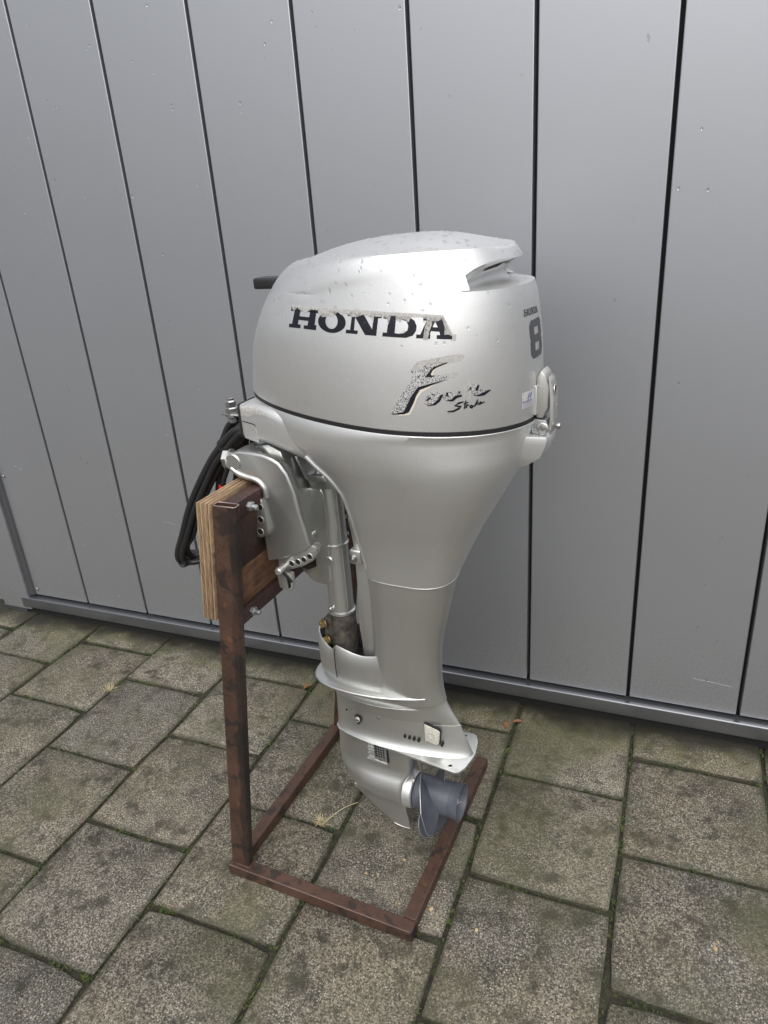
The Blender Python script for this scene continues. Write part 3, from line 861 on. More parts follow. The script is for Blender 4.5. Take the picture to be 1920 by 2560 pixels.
# tilt pin with its spring handle
pin = lathe('tilt_pin', (.1800, -.150, .7225), (0, 1, 0), [(0, .0050), (.002, .0066), (.010, .0066), (.012, .0050), (.28, .0050)], M['worn_alloy'], motor, 18)
hex_bolt('bolt', (.1690, -.128, .7130), (0, -1, 0), .0085, .0065, M['zinc'], pin)
prism('pin_clip', [(.1815, .7210), (.1850, .7190), (.2010, .7010), (.1990, .6990), (.1930, .7030), (.1800, .7170)], -.140, -.136, M['black_plastic'], pin, .0008)
bm = bmesh.new()
handle = prism('lock_handle', [(.1560, .7150), (.1900, .7070), (.1890, .6780), (.1830, .6690), (.1600, .6740)], -.124, -.112, M['worn_alloy'], motor, .003)
prism('handle_slot', [(.1785, .7020), (.1865, .7000), (.1860, .6800), (.1800, .6760)], -.1246, -.1236, M['dark_void'], handle, .0008)

# ---- swivel bracket
sw_ = prism('swivel_bracket', [(.1735, .8360), (.2140, .8380), (.2140, .8250), (.2150, .7800), (.2150, .6460), (.2080, .6330), (.1770, .6330), (.1640, .6400), (.1420, .6620), (.1560, .6660), (.1880, .6650), (.1860, .7300), (.1800, .7900)], -.026, .026, LP, motor, .006, 3, 40)
prism('swivel_arm', [(.0900, .9250), (.1450, .9330), (.1700, .9220), (.1820, .8850), (.1860, .8300), (.1860, .7000), (.1760, .6900), (.1740, .7600), (.1600, .8500), (.1300, .8950), (.0950, .9000)], -.078, .078, BP, sw_, .006)
prism('swivel_rib', [(.1790, .9060), (.1860, .9050), (.2010, .8740), (.2060, .8700), (.2340, .8740), (.2420, .8620), (.2380, .8600), (.2060, .8590), (.1960, .8640)], -.052, .052, LP, sw_, .002)
prism('swivel_head', [(.1880, .8580), (.2480, .8640), (.2500, .8420), (.1960, .8350)], -.034, .034, LP, sw_, .004)
lathe('head_bolt', (.2140, -.030, .8600), (0, 0, 1), [(0, .0075), (.014, .0072), (.016, .0050)], M['worn_alloy'], sw_, 16)
piv = lathe('pivot_tube', (.2135, 0, .565), (0, 0, 1), [(0, .0255), (.0010, .0275), (.0060, .0275), (.0080, .0245), (.275, .0240)], LP, sw_, 40)
tube('tube_seam', [(.2342, -.0125, .58), (.2342, -.0125, .84)], .0008, M['worn_alloy'], piv, 6, 1)
lathe('boss', (.2105, -.0235, .6880), (0, -1, 0), [(-.004, .0100), (.0025, .0095), (.0040, .0080)], LP, sw_, 24)
lathe('tube_step', (.2135, 0, .716), (0, 0, 1), [(0, .0265), (.0030, .0270), (.0050, .0245)], LP, sw_, 40)
lathe('grease_nipple', (.2050, -.0225, .5820), (-.15, -1, .25), [(-.002, .0075), (.0030, .0070), (.0040, .0040), (.0090, .0036), (.0105, .0022)], M['steel'], sw_, 14)
lathe('stop_peg', (.1830, -.026, .742), (-.2, -1, .2), [(0, .0075), (.008, .0068), (.010, .005)], LP, sw_, 14)

# lower pivot casting with two yellow bolts
lpv = lathe('lower_pivot', (.2135, 0, .455), (0, 0, 1), [(0, .0270), (.080, .0265), (.100, .0260), (.108, .0245)], M['cast_bare'], motor, 36)
prism('pivot_lug', [(.1780, .5520), (.2050, .5560), (.2050, .4900), (.1850, .4900), (.1830, .5150), (.1780, .5330)], -.020, .020, M['cast_bare'], lpv, .004)
hex_bolt('bolt', (.1820, -.022, .5420), (-.55, -.8, -.1), .0085, .0080, M['brass_bolt'], lpv, .0110)
hex_bolt('bolt', (.1880, -.024, .5060), (-.55, -.8, -.1), .0085, .0080, M['brass_bolt'], lpv, .0110)

# ---- leg
GZ = [.680, .640, .600, .560, .520, .480, .450, .430, .415, .400, .385, .370, .345]
GX0 = [.2950, .2960, .2955, .2940, .2920, .2900, .2860, .2800, .2750, .2700, .26, .25, .24]
GX1 = [.4578, .4473, .4382, .4287, .4214, .4185, .4190, .4210, .4240, .4278, .4345, .4429, .4571]
GHW = [.0622, .0600, .0570, .0545, .0525, .0505, .0490, .0475, .0455, .0435, .0400, .0372, .0330]
def leg_plan(z):
    x0, x1 = sm(GZ, GX0, z), sm(GZ, GX1, z)
    na = sm([.345, .40, .48, .68], [1.5, 1.9, 2.3, 2.4], z)
    return plan(x0, x1, sm(GZ, GHW, z), 4.0, na, x0 + (x1-x0)*.5, 120)
leg = loft('leg', [np.column_stack([leg_plan(z), np.full(120, z)]) for z in np.linspace(.6786, .4, 34)], LP, motor, True, True, 50)
spine = prism('front_spine', [(.2620, .7900), (.3100, .7900), (.3150, .6500), (.3150, .4700), (.2700, .4700), (.2700, .5600), (.2740, .6500), (.2740, .7200)], -.036, .036, LP, leg, .008, 3, 40)
lug = box('side_lug', .2720, .2980, -.0560, -.030, .7050, .7360, LP, leg, .006, 3)
hex_bolt('screw', (.2820, -.0560, .7190), (-.1, -1, 0), .0060, .0030, M['steel'], lug, .0078, .002, .003)
# recess with drain lip near the bottom of the cover
rec = lathe('drain_recess', (.4480, -.029, .7040), (.62, -.78, -.12), [(-.001, .0005), (.0002, .0135), (.0012, .0140), (.0005, .0150)], M['worn_alloy'], pan, 24)
rec.scale = (1, 1, .62); rec.location = (0, 0, .7040*(1-.62))
slot = prism('cable_slot', [(.4935, .7800), (.5060, .7990), (.5200, .8290), (.5215, .8300), (.5120, .7970), (.5000, .7720)], .002, .012, M['worn_alloy'], pan, .001)
hex_bolt('bolt', (.5030, .004, .7890), (.9, -.3, -.4), .0055, .0060, M['zinc'], slot)

# shroud around the lower pivot: front cap and body
def shroud_top(x): return sm([.150, .165, .185, .205, .216, .24, .27, .30, .33], [.522, .516, .506, .498, .5105, .506, .500, .5040, .522], x)
op = plan(.1550, .3600, .0500, 2.15, 3.2, .255, 120)
ip = op + inward(op)*.0055
def shroud(name, sel, parent):
    R_ = []
    ring_bot = np.column_stack([op, np.full(120, .4330)]); b2 = np.column_stack([op*[1, 1] + inward(op)*.0060, np.full(120, .4270)])
    ring_mid = np.column_stack([op - inward(op)*.0012, np.full(120, .472)])
    zt_ = shroud_top(op[:, 0])
    ring_t = np.column_stack([op + inward(op)*.0012, zt_ - .0020]); ring_t2 = np.column_stack([op + inward(op)*.0030, zt_])
    ring_i = np.column_stack([ip, zt_ - .0012]); ring_f = np.column_stack([ip, np.full(120, .462)])
    rr = [b2, ring_bot, ring_mid, ring_t, ring_t2, ring_i, ring_f]
    V = []; F = []; n_ = 120
    for r_ in rr: V.extend(map(tuple, r_))
    for j in range(len(rr)-1):
        for i in range(n_):
            k_ = (i+1) % n_
            if sel((op[i][0] + op[k_][0])/2): F.append((j*n_+i, j*n_+k_, (j+1)*n_+k_, (j+1)*n_+i))
    used = sorted({i for f in F for i in f}); mp = {o: i for i, o in enumerate(used)}
    return mesh_obj(name, [V[i] for i in used], [tuple(mp[i] for i in f) for f in F], LP, parent, 42)
shr = shroud('mount_shroud', lambda x: x > .2145, motor)
cap = shroud('front_cap', lambda x: x <= .2145, motor)
fl = plate('recess_floor', [tuple(q) for q in (ip + inward(ip)*-.0005)][::3], .455, .4615, M['dark_void'], shr)
wob_ = [i for i in range(120) if abs(op[i][0] - .2145) < .004 and op[i][1] < 0]
tube('cap_gap', [(.2145, -.0497, .437), (.2145, -.0512, .472), (.2145, -.0490, .505)], .0010, M['dark_void'], cap, 6, 6)

# splash plate, rib and upper gearcase
sp_ = [(.1440, 0), (.1450, .012), (.1490, .027), (.1580, .041), (.1750, .0535), (.200, .0620), (.230, .0660), (.265, .0665), (.300, .0640), (.335, .0575), (.365, .0490), (.390, .0395), (.4000, .0330), (.4000, .010)]
ell = np.array([(p[0], p[1]) for p in catmull([(x, -y, 0) for x, y in sp_], 4)])
ell = np.array(list(ell) + [(x, -y) for x, y in ell[::-1][:-1]])
def inset(p, o_): 
    d = np.roll(p, -1, 0) - np.roll(p, 1, 0); nn = np.stack([-d[:, 1], d[:, 0]], -1); nn /= np.maximum(np.linalg.norm(nn, axis=1, keepdims=True), 1e-9)
    return p + nn*o_
loft('splash_plate', [np.column_stack([inset(ell, o_), np.full(len(ell), z)]) for z, o_ in ((.4165, .003), (.4180, .0006), (.4195, 0), (.4210, .0008), (.4220, .003))], LP, leg, True, True, 40)
ell2 = plan(.1715, .4150, .0462, 2.0, 1.7, .285, 96)
loft('rib', [np.column_stack([ell2 + inward(ell2)*o_, np.full(96, z)]) for z, o_ in ((.3790, .005), (.3815, .0010), (.3832, 0), (.3842, .0012), (.3850, .006))], LP, leg, True, True, 40)
loft('rib', [np.column_stack([ell2 + inward(ell2)*(o_ + .0015), np.full(96, z)]) for z, o_ in ((.3868, .005), (.3880, .0010), (.3890, 0), (.3896, .0012), (.3902, .006))], LP, leg, True, True, 40)
UZ = [.432, .415, .400, .385, .370, .345]
UX0 = [.1600, .1625, .1690, .1755, .1800, .1795]
def up_plan(z):
    x0, x1 = sm(UZ, UX0, z), sm(GZ, GX1, z)
    na = sm([.345, .40, .44], [1.45, 1.8, 2.1], z)
    return plan(x0, x1, sm(GZ, GHW, z), 2.1, na, x0 + (x1-x0)*.42, 120)
loft('leg_base', [np.column_stack([up_plan(z), np.full(120, z)]) for z in np.linspace(.433, .3465, 14)], LP, leg, True, True, 50)

# ---- gearcase
HZ = [.3455, .330, .315, .302, .292, .284, .280]
HX0 = [.1795, .1785, .1775, .177, .1765, .176, .176]
HX1 = [.4571, .4630, .4690, .4735, .4770, .4800, .4815]
HHW = [.0325, .0318, .0315, .0320, .0345, .0390, .0440]
def gear_plan(z):
    x0, x1 = sm(HZ, HX0, z), sm(HZ, HX1, z)
    return plan(x0, x1, sm(HZ, HHW, z), 2.0, sm([.28, .3455], [1.9, 1.45], z), x0 + (x1-x0)*.42, 120)
gear = loft('gearcase', [np.column_stack([gear_plan(z), np.full(120, z)]) for z in list(np.linspace(.3455, .280, 16))], LP, motor, True, True, 50)
loft('gear_seam', [np.column_stack([gear_plan(.3455) - inward(gear_plan(.3455))*o_, np.full(120, z)]) for z, o_ in ((.3470, -.001), (.3466, .0006), (.3458, .0006), (.3454, -.001))], M['worn_alloy'], gear, False, False, 60)
gl = [(.1745, 0), (.1770, -.013), (.1880, -.0235), (.2139, -.0325), (.310, -.0430), (.400, -.0530), (.4621, -.0600), (.4700, -.0560), (.4785, -.0400), (.4842, -.0060)]
outline = gl + [(x, -y) for x, y in gl[::-1][:-1]]
plate('cavitation_plate', outline, .2752, .2798, LP, gear, .0012, 2, 40)
for (hx, hy) in ((.3501, -.036), (.4493, -.046), (.3501, .036), (.4493, .046)):
    hole('drain_hole', (hx, hy, .2799), (0, 0, 1), .0036, LP, gear)
SZ = [.2755, .250, .225, .205, .190, .175, .160, .142, .128, .116, .108, .1045]
SX0 = [.1755, .1745, .1730, .1715, .1720, .1755, .1825, .1960, .2080, .2240, .2430, .2600]
SX1 = [.3620, .3560, .3520, .3500, .3440, .3350, .3325, .3325, .3325, .3325, .3325, .3325]
SHW = [.0300, .0255, .0238, .0235, .0265, .0340, .0390, .0405, .0375, .0290, .0160, .0030]
def strut_plan(z):
    return plan(sm(SZ, SX0, z), sm(SZ, SX1, z), sm(SZ, SHW, z), 2.0, sm([.1, .19, .26], [9., 6., 2.6], z), .285, 120)
strut = loft('strut', [np.column_stack([strut_plan(z), np.full(120, z)]) for z in list(np.linspace(.2755, .112, 34)) + [.1105, .109, .1075, .106, .1045]], LP, gear, True, True, 50)
PZ = .142
lathe('bearing_cap', (.3315, 0, PZ), (1, 0, 0), [(0, .0385), (.0004, .0404), (.0012, .0406), (.018, .0392), (.0205, .0370), (.0205, .025)], M['silver_paint'], gear, 48)
hex_bolt('bolt', (.3495, -.012, .1790), (1, 0, 0), .0055, .0055, M['zinc'], gear)
hex_bolt('bolt', (.3495, .012, .1050), (1, 0, 0), .0055, .0055, M['zinc'], gear)
# skeg: tapering blade
sk = [(.2000, .1130), (.2150, .0950), (.2500, .0620), (.2916, .0265), (.3100, .0225), (.3300, .0230), (.3285, .0450), (.3245, .0800), (.3260, .1000), (.3330, .1200)]
V = []; F = []
for s in (-1, 1):
    for (x, z) in sk:
        V.append((x, s*(.0022 + .0045*max(0, (z-.02)/.09)), z))
m_ = len(sk)
ctr = (.28, .08)
V += [(ctr[0], -.0072, ctr[1]), (ctr[0], .0072, ctr[1])]
for i in range(m_):
    k_ = (i+1) % m_
    F += [(i, k_, 2*m_), (m_+k_, m_+i, 2*m_+1), (i, m_+i, m_+k_, k_)]
mesh_obj('skeg', V, F, LP, gear, 35)
tube('skeg_edge', [(.2916, -.0020, .0258), (.3100, -.0022, .0218), (.3300, -.0022, .0222)], .0011, M['worn_alloy'], gear, 6, 4)
# details on the near side
an = prism('side_anode', [(.3905, .3520), (.4190, .3440), (.4230, .3400), (.4200, .3110), (.4150, .3070), (.3900, .3120)], -.0300, -.0225, M['anode'], gear, .0016)
lathe('anode_screw', (.4060, -.0302, .3300), (0, -1, 0), [(0, .0075), (.0006, .0070), (.0002, .0050)], M['anode'], an, 18)
prism('anode_pocket', [(.3890, .3538), (.4200, .3452), (.4242, .3400), (.4212, .3085), (.4150, .3050), (.3885, .3102)], -.0272, -.0210, M['dark_void'], gear, .001)
for (hx, hz) in ((.3470, .3110), (.3570, .3105), (.3670, .3100), (.3770, .3095), (.4250, .3085)):
    yy = -.0306 if hx < .39 else -.026
    h = lathe('water_slot', (hx, yy, hz), (0, -1, 0), [(-.006, .0030), (.0010, .0031), (.0014, .0026)], M['dark_void'], gear, 12)
    h.scale = (1, 1, 1.5); h.location = (0, 0, hz*(1-1.5))
tr = prism('screw_recess', [(.2350, .3330), (.2400, .3360), (.2480, .3350), (.2510, .3290), (.2490, .3210), (.2430, .3120), (.2380, .3210)], -.0345, -.026, M['dark_void'], gear, .0015)
lathe('fill_screw', (.2425, -.0340, .3270), (-.1, -1, .2), [(0, .0065), (.0020, .0062), (.0028, .0050)], M['worn_alloy'], tr, 18)
box('screw_slot', .2375, .2475, -.0375, -.0368, .3262, .3278, M['dark_void'], tr)
lathe('bolt', (.2910, -.0325, .3440), (0, -1, 0), [(-.002, .0045), (.0012, .0045), (.0016, .003)], M['zinc'], gear, 12)
lathe('screw', (.2130, -.0255, .3370), (-.3, -1, 0), [(-.001, .0022), (.0006, .0020)], M['dark_void'], gear, 10)
# water intake grille
gr = box('intake_grille', .2715, .3005, -.0292, -.0230, .2235, .2700, M['zinc'], gear, .0012)
for r_ in range(5):
    for c_ in range(4):
        w = (.0055, .0035, .0030, .0030)[c_]; x = .2735 + (0, .0075, .0132, .0190)[c_]; z = .2640 - r_*.0062
        box('grille_hole', x, x + w, -.0296, -.0288, z - .0042, z, M['dark_void'], gr)
lathe('screw', (.2860, -.0292, .2300), (0, -1, 0), [(0, .0042), (.0008, .0040), (.0012, .0025)], M['steel'], gr, 16)
box('grille_shadow', .2990, .3030, -.0282, -.0230, .2230, .2700, M['dark_void'], gear)
for z in (.2625, .2540, .2455, .2375):
    prism('fin', [(.2560, z + .0015), (.2712, z + .0012), (.2712, z - .0026)], -.0300, -.0225, LP, gear, .0006)
prism('fin', [(.2530, .2245), (.2712, .2265), (.3020, .2225), (.3020, .2175), (.2800, .2185)], -.0310, -.0225, LP, gear, .001)

# ---- propeller
prop = empty('propeller', (0, 0, 0)); prop.parent = motor
hub = lathe('hub', (.3545, 0, PZ), (1, 0, 0), [(0, .028), (.0004, .0355), (.0025, .0370), (.012, .0372), (.060, .0362), (.0775, .0360), (.0780, .0354), (.0787, .0354), (.0792, .0361), (.090, .0372), (.0975, .0398), (.0990, .0402), (.0995, .0394), (.0985, .0378), (.075, .0335), (.070, .0330), (.0695, .002)], M['prop_paint'], prop, 56)
lathe('shaft_nut', (.4250, 0, PZ), (1, 0, 0), [(0, .014), (.010, .014), (.012, .010), (.022, .008)], M['zinc'], hub, 6)
tube('split_pin', [(.4400, -.013, PZ - .004), (.4460, -.004, PZ - .002), (.4500, .006, PZ - .004)], .0016, M['steel'], hub, 8, 3)
def blade(phi0):
    R0, R1 = .033, .1020; pitch = .160; nr, ns = 14, 16; top_, bot_ = [], []
    for i in range(nr + 1):
        u = i/nr; r = R0 + (R1-R0)*u
        half = math.radians(49)*(1.0 + .10*u - .05*u*u)*math.sqrt(max(0, 1 - u**4.0)) + 1e-4
        mid = phi0 + math.radians(7)*u
        for j in range(ns + 1):
            s = -1 + 2*j/ns
            ph = mid + s*half
            x = .3915 + (ph - phi0)*pitch/(2*math.pi) + .006*u*u
            tck = (.0095*(1-u)**1.3 + .0030)*(1 - .70*abs(s)**3)
            y, z = r*math.cos(ph), r*math.sin(ph)
            pa = math.atan2(pitch/(2*math.pi), r)
            nx_, nt = math.cos(pa), -math.sin(pa)
            d = Vector((nx_, -math.sin(ph)*nt, math.cos(ph)*nt))
            p0 = Vector((x, y, z + PZ))
            top_.append(p0 + d*tck*.5); bot_.append(p0 - d*tck*.5)
    V = top_ + bot_; o = len(top_); F = []; w = ns + 1
    for i in range(nr):
        for j in range(ns):
            a = i*w + j
            F.append((a, a+1, a+w+1, a+w)); F.append((o+a, o+a+w, o+a+w+1, o+a+1))
    border = [i*w for i in range(nr+1)] + [nr*w + j for j in range(1, ns+1)] + [i*w + ns for i in range(nr-1, -1, -1)] + [j for j in range(ns-1, 0, -1)]
    for a, b in zip(border, border[1:] + border[:1]): F.append((a, o+a, o+b, b))
    ob = mesh_obj('blade', V, F, M['prop_paint'], prop, 60)
    edge_pts = [((top_[k_] + bot_[k_])*.5) for k_ in border[3:nr + ns + nr - 1]]
    tube('worn_edge', edge_pts, .0006, M['worn_alloy'], ob, 6, 1)
    return ob
for ph in (150, 270, 30): blade(math.radians(ph))

# ---- rear latch
ped = loft('latch_bracket', [[(x, y, z) for (x, y) in ((.560, -w), (.560 + d, -w*.96), (.560 + d + .003, -w*.6), (.560 + d + .003, w*.6), (.560 + d, w*.96), (.560, w))] for z, d, w in
      ((.9060, .012, .020), (.9140, .030, .027), (.9300, .052, .032), (.9500, .060, .034), (.9600, .0615, .034), (.9630, .0600, .033))], SP, pan, True, True, 40)
lat = empty('rear_latch', (0, 0, 0)); lat.parent = motor
prism('latch_body', [(.6020, 1.0480), (.6080, 1.0620), (.6150, 1.0560), (.6200, 1.0350), (.6190, 1.0050), (.6120, .9890), (.6020, .9900)], -.020, .020, M['worn_alloy'], lat, .0025)
lev = prism('latch_lever', [(.6185, 1.0520), (.6225, 1.0450), (.6275, 1.0150), (.6270, .9850), (.6235, .9650), (.6200, .9670), (.6225, .9900), (.6215, 1.0200)], -.016, .016, M['worn_alloy'], lat, .0012)
for z in (1.030, 1.012):
    hole('lever_hole', (.6262, 0, z), (1, 0, .15), .0062, M['worn_alloy'], lev)
lb = prism('latch_base', [(.5950, .9880), (.6170, .9860), (.6250, .9640), (.6180, .9620), (.5950, .9640)], -.018, .018, M['zinc'], lat, .0015)
lathe('latch_pin', (.6130, -.024, .9740), (0, 1, 0), [(0, .0030), (.0005, .0034), (.048, .0034), (.0485, .003)], M['steel'], lb, 12)
lathe('washer', (.6130, -.0215, .9740), (0, 1, 0), [(0, .0075), (.0008, .0085), (.0030, .0085), (.0032, .007)], M['worn_alloy'], lb, 22)
tube('pin_ring', [(.6130 + .0068*math.cos(a), -.0232, .9715 + .0068*math.sin(a)) for a in [i*2*math.pi/12 for i in range(13)]], .0009, M['steel'], lb, 6, 2)
lathe('pivot_stud', (.6270, .004, .9720), (1, 0, 0), [(0, .0040), (.004, .0050), (.007, .0046), (.008, .003)], M['steel'], lb, 14)
box('catch_plate', .5985, .6035, -.024, -.018, .9950, 1.0400, M['silver_paint'], lat, .0012)
HONDA_POLYS = [[[(0.2525, 1.1711), (0.2778, 1.1705), (0.2775, 1.1659), (0.2724, 1.166), (0.2708, 1.1591), (0.2911, 1.1584), (0.2927, 1.1654), (0.2878, 1.1657), (0.2883, 1.1701), (0.3095, 1.169), (0.309, 1.1644), (0.3045, 1.1647), (0.3016, 1.1481), (0.3051, 1.1477), (0.3042, 1.1408), (0.2801, 1.142), (0.2805, 1.1468), (0.2878, 1.1468), (0.2897, 1.1531), (0.2693, 1.154), (0.2676, 1.1477), (0.2739, 1.1474), (0.273, 1.1422), (0.2482, 1.1425), (0.2489, 1.1475), (0.2554, 1.1479), (0.2603, 1.1657), (0.2523, 1.166)]], [[(0.3574, 1.1525), (0.3569, 1.1492), (0.3552, 1.1461), (0.3524, 1.1434), (0.3486, 1.1411), (0.3441, 1.1394), (0.339, 1.1383), (0.3335, 1.138), (0.328, 1.1385), (0.3228, 1.1396), (0.318, 1.1415), (0.314, 1.1439), (0.3109, 1.1468), (0.309, 1.15), (0.3083, 1.1533), (0.3089, 1.1567), (0.3108, 1.1598), (0.3139, 1.1626), (0.3179, 1.1649), (0.3227, 1.1666), (0.328, 1.1676), (0.3335, 1.1679), (0.3389, 1.1674), (0.344, 1.1661), (0.3485, 1.1642), (0.3523, 1.1618), (0.3551, 1.1589), (0.3568, 1.1558)], [(0.3438, 1.1543), (0.3436, 1.1519), (0.3428, 1.1496), (0.3415, 1.1476), (0.3398, 1.1459), (0.3378, 1.1446), (0.3355, 1.1438), (0.333, 1.1436), (0.3306, 1.1438), (0.3283, 1.1446), (0.3261, 1.1459), (0.3244, 1.1476), (0.3231, 1.1496), (0.3222, 1.1519), (0.3219, 1.1543), (0.3222, 1.1567), (0.323, 1.159), (0.3243, 1.161), (0.3261, 1.1627), (0.3282, 1.164), (0.3305, 1.1647), (0.3329, 1.165), (0.3354, 1.1647), (0.3377, 1.1639), (0.3397, 1.1626), (0.3415, 1.1609), (0.3427, 1.1589), (0.3436, 1.1566)]], [[(0.3603, 1.168), (0.3854, 1.1656), (0.4002, 1.1436), (0.4022, 1.1595), (0.396, 1.1602), (0.3963, 1.1651), (0.4151, 1.1636), (0.4144, 1.1585), (0.4092, 1.1588), (0.4065, 1.1351), (0.389, 1.1362), (0.373, 1.1602), (0.3711, 1.1424), (0.3775, 1.142), (0.3766, 1.1372), (0.3574, 1.1383), (0.3582, 1.1432), (0.3649, 1.1428), (0.3675, 1.1609), (0.3608, 1.1616)]], [[(0.4175, 1.1632), (0.4441, 1.1618), (0.4547, 1.1596), (0.4623, 1.1546), (0.4654, 1.1476), (0.4648, 1.1414), (0.4604, 1.1352), (0.4507, 1.1323), (0.4159, 1.1345), (0.4166, 1.1398), (0.4227, 1.1394), (0.4248, 1.1573), (0.4173, 1.158)], [(0.4358, 1.1572), (0.4443, 1.1563), (0.4511, 1.1541), (0.4538, 1.1486), (0.4529, 1.1423), (0.4476, 1.1387), (0.44, 1.1379), (0.4342, 1.1388)]], [[(0.4745, 1.1597), (0.5004, 1.1571), (0.5111, 1.1338), (0.5131, 1.133), (0.5122, 1.1279), (0.4925, 1.1297), (0.4927, 1.1348), (0.4971, 1.1346), (0.4961, 1.1388), (0.4849, 1.1403), (0.4836, 1.1359), (0.4843, 1.1355), (0.4839, 1.1301), (0.4649, 1.1316), (0.4653, 1.1365), (0.4707, 1.1361), (0.4789, 1.154), (0.4742, 1.1546)], [(0.4902, 1.1522), (0.4939, 1.1447), (0.4869, 1.1455)]]]
HONDA_RES = [(0.253, 1.1735), (0.3233, 1.1723), (0.3946, 1.1689), (0.4576, 1.1644), (0.5003, 1.1602), (0.513, 1.1351), (0.5177, 1.134), (0.5171, 1.1257), (0.5132, 1.126), (0.5124, 1.1323), (0.507, 1.1348), (0.5023, 1.1344), (0.5028, 1.144), (0.4991, 1.1551), (0.4923, 1.1521), (0.4853, 1.1531), (0.4868, 1.1503), (0.4828, 1.1394), (0.4808, 1.1284), (0.4744, 1.1289), (0.4763, 1.1438), (0.4796, 1.1547), (0.4753, 1.1576), (0.4709, 1.1591), (0.4577, 1.1588), (0.4542, 1.1527), (0.4503, 1.1555), (0.4458, 1.157), (0.4421, 1.1522), (0.4366, 1.1558), (0.4349, 1.1613), (0.4287, 1.1614), (0.4249, 1.1496), (0.4216, 1.1587), (0.4168, 1.1601), (0.4029, 1.1609), (0.4022, 1.1532), (0.3972, 1.1602), (0.3846, 1.1631), (0.3761, 1.1602), (0.3675, 1.1602), (0.3604, 1.1644), (0.3532, 1.1636), (0.3496, 1.1629), (0.3441, 1.1671), (0.3367, 1.1613), (0.3273, 1.1604), (0.3176, 1.1592), (0.3096, 1.1622), (0.3085, 1.168), (0.2952, 1.1691), (0.2824, 1.1636), (0.2757, 1.1663), (0.2664, 1.1704), (0.2596, 1.1656), (0.2532, 1.1705)]
